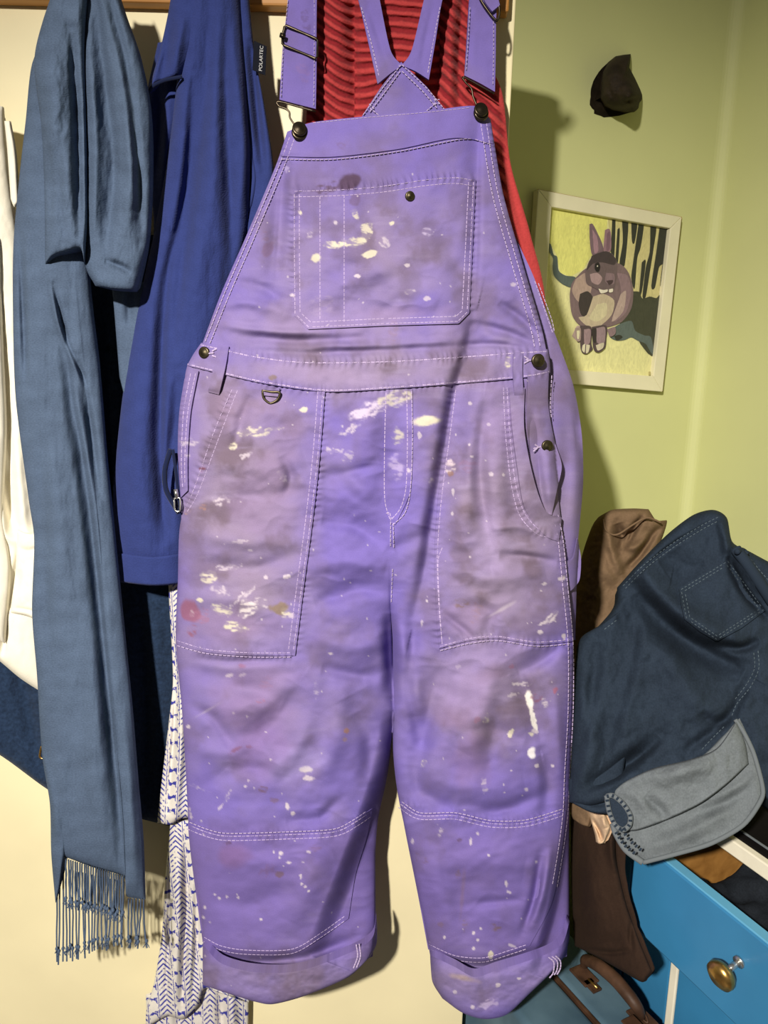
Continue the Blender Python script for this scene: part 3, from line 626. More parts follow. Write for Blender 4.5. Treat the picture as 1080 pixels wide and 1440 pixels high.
strap('back_strap', [(608, -50), (596, 0), (579, 70), (565, 92)], [(638, -50), (622, 0), (612, 60), (603, 112)], [(608, -50), (638, -50)], [(565, 92), (584, 100), (603, 112)], vplane(1.040), 0.004, [([(610, 0), (598, 60), (590, 100)], 5, -0.002)])

# bib
bl = [(404, 185), (387, 235), (347, 330), (312, 410), (285, 482)]
br = [(690, 168), (707, 270), (735, 370), (760, 455), (769, 497)]
bt = [(404, 185), (440, 172), (520, 163), (600, 156), (668, 149), (690, 168)]
bb = [(285, 482), (330, 498), (420, 515), (560, 515), (680, 506), (769, 497)]
gx, gy = coons(bl, br, bt, bb, 300, 230)
Db = D_ov(gx, gy)
slab('bib', gx, gy, OV, Db, Db - 0.005, MP, ov, col_ov)
H1 = 0.0032
def patch(name, L, R, T, B, nu, nv, h=H1, parent=None, sm=True, extra=None):
    x, y = coons(L, R, T, B, nu, nv, sm)
    D = D_ov(x, y) + h
    if extra is not None: D = D + extra(x, y)
    return slab(name, x, y, OV, D, D - h - 0.001, MP, parent or ov, col_ov)
# top facing of the bib
patch('bib_facing', [(405, 187), (396, 220)], [(690, 170), (694, 202)], [(405, 187), (440, 173), (520, 164), (600, 157), (667, 150), (690, 170)], [(396, 222), (470, 222), (560, 211), (640, 195), (694, 203)], 200, 24, 0.0022)
# bib pocket
pocket_poly = [(411, 268), (480, 265), (540, 260), (600, 251), (640, 248), (669, 252), (665, 340), (660, 440), (645, 455), (540, 458), (433, 463), (412, 442), (411, 350)]
px_, py_ = disc(pocket_poly, 90, 420, (540, 358))
Dp = D_ov(px_, py_) + H1
bp = slab('bib_pocket', px_, py_, OV, Dp, Dp - H1 - 0.001, MP, ov, col_ov)

# legs
ll = [(263, 512), (252, 580), (250, 650), (255, 720), (251, 800), (247, 900), (256, 1000), (262, 1100), (268, 1200), (284, 1300), (287, 1345)]
lr = [(552, 530), (550, 640), (548, 740), (549, 850), (551, 900), (554, 1000), (549, 1060), (543, 1100), (532, 1150), (528, 1200), (528, 1300), (524, 1345)]
rl = [(552, 530), (550, 640), (548, 740), (549, 850), (552, 900), (553, 1000), (553, 1060), (560, 1120), (577, 1200), (597, 1300), (606, 1350)]
rr = [(764, 520), (770, 545), (775, 600), (779, 650), (785, 700), (792, 760), (799, 820), (806, 905), (805, 1000), (801, 1100), (800, 1200), (800, 1300), (797, 1345)]
def leg(name, L, R, T, B, nu, nv):
    x, y = coons(L, R, T, B, nu, nv)
    D = D_ov(x, y)
    return slab(name, x, y, OV, D, np.minimum(-0.022, D - 0.006), MP, ov, col_ov)
leg('trouser_leg', ll, lr, [(263, 512), (400, 530), (552, 530)], [(287, 1345), (400, 1372), (480, 1350), (524, 1330)], 170, 480)
leg('trouser_leg', rl, rr, [(552, 530), (660, 530), (764, 520)], [(606, 1350), (670, 1385), (740, 1360), (797, 1335)], 170, 480)

# waistband
wt = [(283, 482), (310, 488), (360, 499), (430, 507), (540, 506), (640, 500), (720, 494), (770, 491)]
wbm = [(263, 514), (300, 523), (360, 537), (420, 547), (470, 551), (560, 546), (650, 539), (745, 530), (774, 524)]
patch('waistband', [(283, 482), (272, 498), (263, 514)], [(770, 491), (773, 508), (774, 524)], wt, wbm, 320, 30, 0.0042)

# thigh pockets
patch('thigh_pocket', [(322, 546), (296, 600), (268, 690), (253, 740), (250, 820), (247, 905)], [(457, 551), (450, 640), (440, 730), (428, 820), (415, 922)],
      [(322, 546), (390, 549), (457, 551)], [(247, 905), (290, 917), (350, 922), (415, 922)], 120, 240)
patch('thigh_pocket', [(637, 542), (628, 610), (616, 700), (611, 780), (613, 850), (617, 912)], [(727, 540), (731, 620), (741, 690), (768, 745), (792, 765), (799, 820), (806, 902)],
      [(637, 542), (680, 541), (727, 540)], [(617, 912), (660, 901), (700, 898), (755, 906), (806, 902)], 130, 240)
# left side placket and hip pocket slant
patch('side_placket', [(265, 520), (253, 580), (251, 650), (254, 700)], [(279, 522), (268, 580), (264, 640), (264, 690)], [(265, 520), (279, 522)], [(254, 700), (264, 690)], 14, 110, 0.0045)
# right hip: pocket bag edge, gaping button placket
patch('pocket_edge', [(716, 545), (720, 600), (728, 660), (738, 715), (765, 752), (786, 762)], [(738, 545), (737, 600), (745, 650), (757, 695), (770, 722), (790, 728)], [(716, 545), (738, 545)], [(786, 762), (788, 745), (790, 728)], 20, 130, 0.0055,
      extra=lambda x, y: 0.012 * sstep(550, 640, y) * (1 - sstep(700, 735, y)))
patch('button_placket', [(742, 528), (741, 590), (746, 640), (760, 690), (766, 722)], [(772, 520), (771, 570), (780, 620), (790, 655), (783, 690), (776, 724)], [(742, 528), (772, 520)], [(766, 722), (776, 724)], 30, 130, 0.004,
      extra=lambda x, y: 0.014 * sstep(590, 650, y) * (1 - sstep(690, 725, y)) * sstep(0, 25, x - 750) - 0.008 * np.exp(-((x - np.interp(y, [540, 640, 720], [746, 752, 766])) / 7) ** 2) * sstep(560, 620, y))
# knee patches
patch('knee_patch', [(264, 1158), (268, 1200), (276, 1260), (285, 1325)], [(524, 1137), (515, 1180), (500, 1230), (490, 1292)],
      [(264, 1158), (290, 1168), (320, 1174), (400, 1172), (470, 1168), (500, 1152), (524, 1137)], [(285, 1325), (310, 1337), (345, 1343), (410, 1342), (450, 1320), (490, 1292)], 130, 110, 0.0026)
patch('knee_patch', [(562, 1128), (572, 1180), (588, 1260), (602, 1335)], [(796, 1140), (790, 1200), (776, 1270), (745, 1330)],
      [(562, 1128), (590, 1145), (640, 1145), (690, 1156), (740, 1155), (796, 1138)], [(602, 1335), (640, 1352), (680, 1355), (715, 1344), (745, 1334)], 130, 120, 0.0026)
# fly
patch('fly', [(543, 548), (541, 620), (541, 700), (548, 735)], [(580, 547), (580, 620), (577, 690), (556, 738)], [(543, 548), (580, 547)], [(548, 735), (556, 738)], 26, 100, 0.002)
# turn-ups
def cuff(name, L, R, T, B, nu, nv):
    x, y = coons(L, R, T, B, nu, nv)
    v = np.linspace(0, 1, nv)[:, None] * np.ones((1, nu)); u = np.ones((nv, 1)) * np.linspace(0, 1, nu)[None]
    D = D_ov(x, y) * 0.6 + 0.031 * np.sqrt(np.clip(1 - np.abs(2 * u - 1) ** 6, 0, 1)) + 0.009 * np.sqrt(np.clip(1 - np.maximum(2 * v - 1, 0) ** 6, 0, 1)) + (fbm(x / 18, y / 14, 3) - .5) * 0.005
    return slab(name, x, y, OV, D, D - 0.016, MP, ov, col_ov, 3)
cuff('turn_up', [(285, 1328), (285, 1385)], [(529, 1290), (530, 1325), (521, 1345)],
     [(285, 1328), (310, 1354), (350, 1366), (400, 1368), (440, 1360), (500, 1336), (524, 1318), (529, 1290)], [(285, 1385), (320, 1397), (360, 1409), (385, 1412), (430, 1400), (490, 1374), (521, 1345)], 170, 44)
cuff('turn_up', [(605, 1343), (608, 1380), (622, 1404)], [(801, 1295), (800, 1322), (794, 1345)],
     [(605, 1343), (640, 1360), (668, 1374), (700, 1364), (740, 1352), (772, 1340), (792, 1325), (801, 1295)], [(622, 1404), (650, 1424), (680, 1433), (712, 1427), (745, 1397), (775, 1368), (794, 1345)], 170, 50)
# belt loops
def loop(name, pts, w, h=0.009):
    P = resample(pts, 40); t = np.gradient(P, axis=0); t /= np.linalg.norm(t, axis=1)[:, None]
    nn = np.stack([-t[:, 1], t[:, 0]], 1) * w / 2
    k = np.linspace(-1, 1, 9)[None, :, None]
    G = P[:, None] + nn[:, None] * k
    x, y = G[..., 0], G[..., 1]
    D = D_ov(x, y) + h * np.sqrt(np.clip(1 - (np.linspace(-1, 1, 40)[:, None]) ** 4, 0.15, 1))
    return slab(name, x, y, OV, D, D - 0.004, MP, ov, col_ov, 3)
loop('belt_loop', [(314, 486), (309, 515), (300, 553)], 16)
loop('belt_loop', [(729, 493), (728, 520), (730, 560)], 13)
# hammer loop at the right thigh
hx, hy = coons([(796, 790), (797, 832)], [(812, 757), (817, 785), (815, 815), (806, 828)], [(796, 790), (806, 785), (812, 757)], [(797, 832), (802, 831), (806, 828)], 24, 30)
slab('tool_loop', hx, hy, BK, D_bk(hx, hy) + 0.010, D_bk(hx, hy) + 0.005, MP, ov, col_ov, 3)

# front straps
SP = vplane(1.046); SPR = vplane(1.060)
strap('front_strap', [(408, -50), (404, 10), (398, 60), (393, 140)], [(446, -50), (445, 40), (445, 100), (444, 153)], [(408, -50), (446, -50)], [(393, 140), (420, 147), (444, 153)], SP, 0.004, [([(425, -40), (430, 40), (420, 130)], 14, 0.004)])
strap('front_strap', [(664, -50), (659, 10), (656, 60), (653, 106)], [(704, -50), (698, 20), (697, 80), (696, 129)], [(664, -50), (704, -50)], [(653, 106), (675, 117), (696, 129)], SPR, 0.004, [([(662, 0), (660, 50), (657, 105)], 5, -0.003)])
strap('strap_end', [(672, -30), (681, 0), (692, 16)], [(692, -40), (700, -5), (703, 7)], [(672, -30), (692, -40)], [(692, 16), (703, 7)], vplane(1.053), 0.004, (), 12, 24)
def wire(name, pts, pl, r=0.0014, parent=None, D=0.006, mat='gunmetal', closed=False, sm=True):
    P = np.asarray(pts, float)
    P3 = on_plane(P[:, 0], P[:, 1], pl, D)
    return tube(name, P3, r, M[mat], parent or ov, 8, sm, 8, closed)
sl = wire('strap_slider', [(400, 38), (403, 36), (444, 54), (447, 57), (446, 80), (443, 82), (400, 64), (397, 61), (397, 50)], SP, 0.0016, None, 0.0085, closed=True, sm=False)
wire('slider_stop', [(394, 49), (401, 52)], SP, 0.003, sl, 0.011)
sl2 = wire('strap_slider', [(668, -30), (675, -2), (698, 29), (702, 10), (690, -25)], SPR, 0.0015, None, 0.010, closed=True)
wire('clip_wire', [(444, 157), (393, 143), (392, 149), (402, 153), (407, 158), (408, 166), (416, 178)], SP, 0.0013, None, 0.006)
wire('clip_wire', [(695, 132), (653, 109), (654, 115), (663, 125), (665, 135), (668, 143), (672, 152)], SPR, 0.0013, None, 0.006)
def button(name, x, y, r, pl, D, mat='bronze', parent=None, tilt=(0.25, -0.1), h=0.0035, dome=0.0015):
    c = on_plane(np.array([x]), np.array([y]), pl, np.array([D]))[0]
    n = np.array([tilt[0], -1.0, tilt[1]]); n /= np.linalg.norm(n)
    a = np.cross(n, [0, 0, 1.0]); a /= np.linalg.norm(a); b = np.cross(n, a)
    V = []; prof = [(r, 0), (r, h * 0.7), (r * 0.93, h), (r * 0.72, h * 0.92), (r * 0.66, h * 0.75 + dome * .4), (r * 0.35, h * 0.8 + dome), (0.0001, h * 0.8 + dome * 1.2)]
    ns = 24
    for (q_, z) in prof:
        for k in range(ns):
            th = 2 * math.pi * k / ns; V.append(c + q_ * (math.cos(th) * a + math.sin(th) * b) + n * z)
    Fc = [[i * ns + k, i * ns + (k + 1) % ns, (i + 1) * ns + (k + 1) % ns, (i + 1) * ns + k] for i in range(len(prof) - 1) for k in range(ns)]
    Fc.append(list(range(ns)))
    o = mesh_obj(name, V, Fc, M[mat], parent or ov)
    return o
Dv = lambda x, y: float(D_ov(np.array([float(x)]), np.array([float(y)]))[0])
for (x, y, r) in ((421, 184, 0.0098), (676, 157, 0.0095)):
    b_ = button('clip_button', x, y + 3, r, OV, Dv(x, y) + 0.004, 'gunmetal', None, (0.2, 0.15), 0.004)
    button('button_cap', x, y - 2, r * 0.92, OV, Dv(x, y) + 0.0085, 'gunmetal', b_, (0.2, 0.25), 0.003)
button('pocket_snap', 576, 276, 0.006, OV, Dv(576, 276) + H1, 'bronze')
for (x, y, r) in ((288, 496, 0.0078), (756, 507, 0.0088), (769, 627, 0.0078)):
    button('side_button', x, y, r, OV, Dv(x, y) + (0.0045 if x < 600 else 0.011), 'bronze', None, (-0.35 if x < 400 else 0.2, 0))
# D ring with its tab
tx, ty = coons([(369, 543), (371, 556)], [(393, 546), (392, 558)], [(369, 543), (393, 546)], [(371, 556), (392, 558)], 16, 12)
Dt = D_ov(tx, ty) + 0.007
dt_ = slab('ring_tab', tx, ty, OV, Dt, Dt - 0.003, MP, ov, col_ov, 3)
wire('d_ring', [(369, 549), (371, 560), (380, 567), (390, 562), (393, 552), (381, 551)], OV, 0.0016, None, Dv(381, 555) + 0.0065, 'bronze', True)
# white keyhole stitching of the buttonholes
keyhole = [[(293, 497), (303, 496)], [(298, 494), (305, 490)], [(298, 500), (304, 502)], [(739, 506), (748, 507)], [(737, 501), (744, 506)], [(737, 511), (744, 507)], [(750, 631), (762, 628)], [(752, 625), (758, 629)], [(750, 635), (756, 630)]]

# stitching, grouped by where it lies
def off(h): return lambda x, y: D_ov(x, y) + h
cl_l = [(283, 478), (311, 408), (346, 328), (386, 233), (403, 187)]
stitch('bib_stitching', [par(cl_l, 6), par(cl_l, 13), par([(690, 172), (706, 270), (734, 370), (759, 455), (766, 488)], 6), par([(690, 172), (706, 270), (734, 370), (759, 455), (766, 488)], 14),
       [(396, 224), (470, 224), (560, 213), (640, 197), (668, 195)], [(668, 196), (693, 204)], [(440, 173), (520, 165), (600, 158), (666, 151)]], OV, off(0.0022), M['thread'], ov)
pk = [(669, 252), (665, 340), (660, 440), (645, 455), (540, 458), (433, 463), (412, 442), (411, 350), (411, 268)]
def inset(poly, c, f): 
    P = np.asarray(poly, float); return [tuple(c + (p - c) * f) for p in P]
def straight(a, b, n=8): return [tuple(np.asarray(a) + (np.asarray(b) - np.asarray(a)) * t) for t in np.linspace(0, 1, n)]
pst = []
for o_ in (3, 10):
    Q = [(669 - o_, 256), (665 - o_, 340), (660 - o_, 440 - o_ * .3), (645 - o_ * .4, 455 - o_), (540, 458 - o_), (433 + o_ * .4, 463 - o_), (412 + o_, 442 - o_ * .3), (411 + o_, 350), (411 + o_, 272)]
    for i in range(len(Q) - 1): pst.append(straight(Q[i], Q[i + 1], 3))
pst += [[(414, 269), (480, 267), (540, 262), (600, 253), (640, 250), (667, 254)], [(414, 277), (480, 275), (540, 270), (600, 261), (640, 258), (667, 262)], [(450, 276), (450, 455)], [(484, 274), (484, 455)]]
stitch('pocket_stitching', pst, OV, off(H1), M['thread'], bp, w=1.3)
stitch('waist_stitching', [par(wt, 3), par(wbm, -2)], OV, off(0.0042), M['thread'], ov, 5.2, 1.0, 1.8)
stitch('thigh_stitching', [par([(457, 551), (450, 640), (440, 730), (428, 820), (415, 920)], 3), par([(457, 551), (450, 640), (440, 730), (428, 820), (415, 920)], 10),
       [(249, 901), (290, 913), (350, 918), (413, 918)], [(249, 908), (290, 919), (350, 924), (413, 924)],
       [(326, 548), (300, 610), (272, 690), (258, 720)], [(334, 549), (308, 615), (280, 690), (262, 722)],
       [(622, 770), (616, 790), (618, 850), (622, 908)], [(641, 548), (633, 610), (621, 700), (615, 780), (617, 850), (622, 908)],
       [(619, 909), (660, 898), (700, 895), (755, 903), (804, 899)], [(619, 915), (660, 905), (700, 901), (755, 909), (804, 905)],
       [(708, 545), (711, 610), (719, 680), (731, 725), (757, 752), (788, 756)], [(713, 545), (717, 610), (725, 680), (738, 722), (762, 747), (788, 749)]], OV, off(H1), M['thread'], ov)
sd = [(778, 725), (785, 760), (791, 820), (799, 905), (799, 1000), (794, 1090), (792, 1140), (786, 1190), (776, 1250)]
stitch('side_seam_stitching', [sd, par(sd, -7), [(268, 525), (258, 580), (255, 650), (257, 690)], [(275, 525), (264, 580), (260, 640), (260, 680)], [(776, 528), (774, 570), (776, 590)]], OV, off(0.0046), M['thread'], ov)
stitch('fly_stitching', [[(543, 552), (541, 620), (541, 700), (549, 733)], [(572, 550), (573, 620), (571, 685), (563, 715), (549, 732)], [(579, 550), (580, 620), (577, 690), (569, 722), (551, 739)], [(543, 722), (549, 724), (549, 770)], [(553, 735), (554, 775)],
       [(552, 800), (550, 850)]], OV, off(0.0022), M['thread'], ov, w=1.3)
kl = [(265, 1160), (290, 1170), (320, 1176), (400, 1174), (470, 1170), (500, 1156), (522, 1141)]
kr = [(563, 1131), (590, 1147), (640, 1147), (690, 1158), (740, 1157), (794, 1141)]
stitch('knee_stitching', [kl, par(kl, -4), par(kl, 6), kr, par(kr, -4), par(kr, 5), [(286, 1324), (310, 1336), (345, 1342), (410, 1341), (450, 1319), (489, 1292)], [(287, 1318), (310, 1330), (345, 1336), (410, 1335), (450, 1313), (488, 1286)],
       [(603, 1334), (640, 1350), (680, 1353), (715, 1343), (745, 1333)], [(603, 1328), (640, 1344), (680, 1347), (715, 1337), (745, 1327)]], OV, off(0.0026), M['thread'], ov)
stitch('buttonhole_stitching', keyhole, OV, off(0.0065), M['thread'], ov, 3.6, 0.2, 2.2)
stitch('strap_stitching', [[(405, 0), (399, 60), (395, 138)], [(442, 0), (442, 100), (441, 150)], [(661, 10), (658, 60), (655, 104)], [(694, 30), (694, 80), (693, 124)]], SP, lambda x, y: 0.0058 - 0.014 * (x > 550), M['thread'], ov, 4, 2, 1.0)
stitch('yoke_stitching', [[(564, 91), (538, 124), (509, 164)], [(563, 100), (544, 126), (518, 160)], [(565, 91), (600, 124), (630, 160)], [(565, 100), (594, 128), (616, 154)], [(508, 10), (522, 60), (534, 112)], [(619, 10), (609, 60), (601, 106)],
       [(560, 92), (568, 92)], [(519, 146), (527, 154)], [(520, 152), (540, 168)], [(610, 140), (618, 140)], [(610, 146), (619, 146)], [(612, 138), (612, 148)], [(600, 156), (614, 144)]], vplane(1.038), lambda x, y: x * 0 + 0.0025, M['thread'], ov, 4, 1.6, 1.4)
stitch('turn_up_seam', [[(501, 1328), (503, 1345), (497, 1362)], [(505, 1327), (507, 1345), (501, 1362)], [(776, 1345), (784, 1352), (783, 1365), (777, 1374)], [(771, 1346), (779, 1353), (778, 1368), (772, 1376)], [(781, 1344), (788, 1351), (788, 1362), (783, 1371)]], OV,
       lambda x, y: D_ov(x, y) * 0.6 + 0.0405, M['thread'], ov, 3.5, 0.4, 2.0)
stitch('back_panel_stitching', [[(752, 395), (770, 447), (778, 470)], [(757, 398), (775, 447), (780, 468)], [(813, 760), (814, 778), (804, 792)]], BK, lambda x, y: D_bk(x, y) + 0.0005, M['thread'], ov, w=1.2)

# ------------------------------------------------------------------ other hanging clothes
def cloth(name, L, R, T, B, pl, mat, parent, bulge=0.02, back=0.012, fl=(), noise=0.006, ns=(40, 90), nu=120, nv=300, cols=None, p=3.0, hem=0.15, extra=None, sm=True, seed=0, k=5):
    x, y = coons(L, R, T, B, nu, nv, sm)
    u = np.linspace(-1, 1, nu)[None]; v = np.linspace(-1, 1, nv)[:, None]
    pr = np.sqrt(np.clip(1 - np.abs(u) ** p, 0, 1)) * (hem + (1 - hem) * np.sqrt(np.clip(1 - np.abs(v) ** 40, 0, 1)))
    nz = (fbm(x / ns[0] + seed, y / ns[1] + seed * 2, 4) - .5) * noise + (fbm(x / 14 + seed, y / 22, 3) - .5) * noise * 0.25
    Df = bulge * pr + (nz * 1.2 + 2.0 * folds(x, y, fl)) * (0.25 + 0.75 * np.clip(pr, 0, 1))
    if extra is not None: Df = Df + extra(x, y)
    Db = np.minimum(-back * pr + (0 if extra is None else extra(x, y)), Df - 0.003)
    return slab(name, x, y, pl, Df, Db, mat, parent, cols, k)

# red ribbed robe
robe = thing('bathrobe', 'red ribbed towelling bathrobe hanging behind the purple overalls', 'bathrobe')
def rib_phase(px, py):
    a = py + 34 * np.clip((497 - px) / 54, 0, 1.1) ** 1.5                     # left roll: ribs sweep down to the left
    b = py * 1.0 + 1.5 * np.sin(px / 14)
    c = py - 0.9 * (px - 622)
    ph = np.where(px < 499, a / 15.5, np.where(px < 618, b / 16.0, c / 19.0))
    return ph + (fbm(px / 30, py / 30, 2) - .5) * 0.4
def robe_mask(px, py): return 1 - sstep(-6, 4, px - np.interp(py, [-50, 60, 110, 150, 175], [660, 668, 690, 704, 712]) + np.where(py > 175, 400, 0) * 0)
def D_robe(px, py):
    r = np.sin(rib_phase(px, py) * 2 * math.pi)
    r = np.clip(r * 1.4, -1, 1)
    return 0.0024 * r * robe_mask(px, py)
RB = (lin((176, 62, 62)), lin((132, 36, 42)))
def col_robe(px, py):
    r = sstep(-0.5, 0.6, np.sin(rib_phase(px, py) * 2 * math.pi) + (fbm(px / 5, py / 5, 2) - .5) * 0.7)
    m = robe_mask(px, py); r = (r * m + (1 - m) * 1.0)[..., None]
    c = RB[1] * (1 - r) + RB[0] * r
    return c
cloth('robe_body', [(430, -60), (436, 60), (430, 180), (420, 400), (420, 700)], [(664, -60), (676, 60), (706, 130), (718, 230), (746, 330), (768, 440), (760, 700)],
      [(430, -60), (545, -60), (664, -60)], [(420, 700), (590, 700), (760, 700)], vplane(1.084), M['terry'], robe, 0.012, 0.008,
      [([(496, -60), (498, 60), (502, 180)], 6, -0.006, 1.6), ([(470, -60), (468, 60), (462, 180)], 20, 0.006), ([(655, -60), (645, 80), (646, 175)], 5, -0.004), ([(627, -60), (618, 60), (612, 180)], 8, -0.003), ([(640, -50), (634, 50), (632, 160)], 9, 0.006), ([(705, 150), (712, 230), (735, 330)], 5, -0.004)],
      0.004, (40, 60), 230, 520, col_robe, 4, 0.2, D_robe)

# blue fleece jacket
fl_ = thing('fleece_jacket', 'royal blue fleece jacket with a black woven tag hanging beside the blue scarf', 'jacket')
FP = vplane(1.066)
cloth('jacket_body', [(222, 60), (206, 135), (205, 200), (212, 270), (216, 330), (200, 460), (190, 640)], [(352, 60), (368, 140), (380, 230), (372, 320), (330, 460), (300, 640)],
      [(222, 60), (290, 50), (352, 60)], [(190, 640), (250, 645), (300, 640)], FP, M['fleece'], fl_, 0.014, 0.012,
      [([(222, 110), (222, 180), (216, 260)], 6, -0.004), ([(238, 120), (234, 200), (226, 300)], 7, 0.005)], 0.006, (30, 90), 100, 220)
cloth('sleeve', [(262, -60), (254, 40), (248, 120), (236, 220), (216, 330), (190, 450), (172, 560), (160, 680), (160, 740), (164, 790)],
      [(334, -60), (340, 40), (346, 130), (352, 230), (346, 330), (318, 430), (285, 540), (268, 640), (264, 720), (262, 790)],
      [(262, -60), (300, -64), (334, -60)], [(164, 790), (215, 796), (262, 790)], vplane(1.046), M['fleece'], fl_, 0.034, 0.012,
      [([(300, -20), (285, 150), (262, 320), (235, 520)], 10, -0.009, 1.5), ([(318, 0), (318, 160), (325, 330), (318, 420)], 9, -0.007), ([(272, 100), (262, 260), (232, 400)], 9, -0.006, 0.7), ([(240, 330), (228, 460), (224, 640), (228, 760)], 7, -0.010, 1.5),
       ([(305, 120), (298, 280), (272, 420)], 16, 0.006), ([(250, 520), (245, 600), (232, 700), (240, 770)], 9, -0.007), ([(200, 520), (190, 640), (195, 740)], 20, 0.006), ([(245, 640), (240, 700)], 8, -0.006), ([(335, 100), (345, 200), (340, 300)], 8, 0.006)],
      0.006, (26, 110), 150, 420, None, 2.4)
cloth('sleeve_hem', [(162, 776), (163, 800), (163, 818)], [(264, 776), (264, 800), (263, 820)], [(162, 776), (215, 782), (264, 776)], [(163, 818), (215, 824), (263, 820)], vplane(1.046), M['fleece'], fl_, 0.038, 0.012, [], 0.003, (26, 40), 70, 30, None, 2.4)
# collar hanging open at the shoulder
cloth('collar', [(248, -60), (238, 10), (225, 70), (205, 138)], [(330, -60), (300, 20), (272, 70), (255, 108)], [(248, -60), (290, -62), (330, -60)], [(205, 138), (215, 120), (232, 112), (255, 108)], vplane(1.034), M['fleece'], fl_, 0.016, 0.004,
      [([(240, 20), (232, 80), (226, 118)], 7, -0.005), ([(258, 20), (250, 70), (246, 110)], 7, 0.004)], 0.004, (24, 50), 60, 100)
def on3(px, py, Y, D=0.0): return on_plane(np.array([float(px)]), np.array([float(py)]), vplane(Y), np.array([D]))[0]
tube('collar_binding', [on3(205, 139, 1.020), on3(214, 122, 1.020), on3(232, 113, 1.020), on3(256, 108, 1.020)], 0.0022, M['fleece_dark'], fl_)
# front flap with a bound edge at the right
cloth('front_flap', [(322, -60), (330, 60), (338, 130), (350, 210), (356, 250), (350, 290), (337, 315)], [(345, -60), (356, 60), (372, 150), (384, 230), (382, 280), (372, 330), (352, 345)],
      [(322, -60), (345, -60)], [(337, 315), (352, 345)], vplane(1.052), M['fleece'], fl_, 0.010, 0.01, [([(352, 60), (362, 160), (370, 240)], 6, -0.008)], 0.003, (20, 60), 30, 150)
tube('flap_binding', [on3(331, 60, 1.046), on3(339, 130, 1.046), on3(351, 210, 1.045), on3(357, 250, 1.044), on3(351, 288, 1.045), on3(338, 313, 1.046)], 0.0030, M['fleece'], fl_)
# zipped pocket
tube('zip_tape', [on3(240, 632, 1.006), on3(232, 660, 1.005), on3(234, 690, 1.005), on3(252, 722, 1.006)], 0.0035, M['fleece_dark'], fl_)
tube('zip_tape', [on3(243, 632, 1.006), on3(247, 660, 1.005), on3(250, 690, 1.005), on3(254, 718, 1.006)], 0.0022, M['fleece_dark'], fl_)
zp = tube('zip_slider', [on3(247, 688, 1.001), on3(249, 700, 1.000)], [0.003, 0.0045, 0.003], M['steel'], fl_)
wp = [on3(245, 701, 0.999), on3(246, 717, 0.997), on3(253, 718, 0.997), on3(253, 701, 0.999)]
tube('zip_pull', wp, 0.0014, M['steel'], zp, 8, True, 6, True)
# woven tag with its lettering
tg = box_axes('woven_tag', on3(355, 98, 1.040), on3(373, 106, 1.044) - on3(355, 98, 1.040), on3(357, 57, 1.042) - on3(355, 98, 1.040), (0, 0.0012, 0), M['tag'], fl_)
fc = bpy.data.curves.new('tag_lettering', 'FONT'); fc.body = 'POLARTEC'; fc.size = 0.0095; fc.extrude = 0.0001; fc.align_x = 'CENTER'; fc.align_y = 'CENTER'
fo = bpy.data.objects.new('tag_lettering_curve', fc); COL.objects.link(fo)
dg = bpy.context.evaluated_depsgraph_get()
me = bpy.data.meshes.new_from_object(fo.evaluated_get(dg)); bpy.data.objects.remove(fo)
me.name = 'tag_lettering'; me.materials.clear(); me.materials.append(M['tag_text'])
# letters run up the tag
ta = on3(357, 57, 1.042) - on3(355, 98, 1.040); tb = on3(373, 106, 1.044) - on3(355, 98, 1.040)
tl = np.linalg.norm(ta); ex = ta / tl; ez = np.cross(ex, -tb / np.linalg.norm(tb)); ez /= np.linalg.norm(ez); ey = np.cross(ez, ex)
if ez[1] > 0: ez = -ez; ey = np.cross(ez, ex)
wds = max(v.co.x for v in me.vertices) - min(v.co.x for v in me.vertices)
scl = tl * 0.86 / wds
cen = on3(355, 98, 1.040) + ta * 0.5 + tb * 0.62 + ez * 0.0008
for v in me.vertices:
    c_ = np.array(v.co) * scl; p_ = cen + ex * c_[0] + ey * c_[1] * 0.95 + ez * c_[2]
    v.co = p_
lt = bpy.data.objects.new('tag_lettering', me); COL.objects.link(lt); lt.parent = tg

# navy felted coat behind the scarf
coat = thing('wool_coat', 'dark navy felted wool coat hanging behind the long blue scarf', 'coat')
cloth('coat_body', [(-150, 330), (-160, 600), (-165, 850), (-165, 985)], [(225, 330), (238, 600), (250, 900), (256, 1166)], [(-150, 330), (60, 330), (225, 330)],
      [(-165, 985), (-80, 1020), (0, 1062), (75, 1115), (140, 1137), (200, 1152), (256, 1166)], vplane(1.098), M['felt'], coat, 0.016, 0.012,
      [([(150, 420), (155, 700), (170, 1130)], 8, -0.005), ([(215, 820), (225, 1000), (230, 1160)], 14, 0.004), ([(195, 840), (205, 1000), (205, 1140)], 10, -0.006), ([(20, 900), (40, 1000), (60, 1100)], 14, -0.006), ([(135, 490), (150, 492), (170, 494)], 2.5, -0.003)],
      0.006, (50, 120), 120, 260, extra=lambda x, y: 0.040 * sstep(900, 1130, y) * (1 - sstep(130, 215, x)) + 0.06 * (1 - sstep(-130, 20, x)) * sstep(850, 1000, y))  # unseen left side swells forward, shaped to throw shade on the door
zc = tube('zip_slider', [on3(61, 1044, 1.040), on3(62, 1052, 1.040)], 0.003, M['brass'], coat)
tube('zip_pull', [on3(58, 1050, 1.034), on3(56, 1064, 1.033), on3(62, 1066, 1.033), on3(64, 1052, 1.034)], 0.0016, M['brass'], zc, 8, True, 6, True)

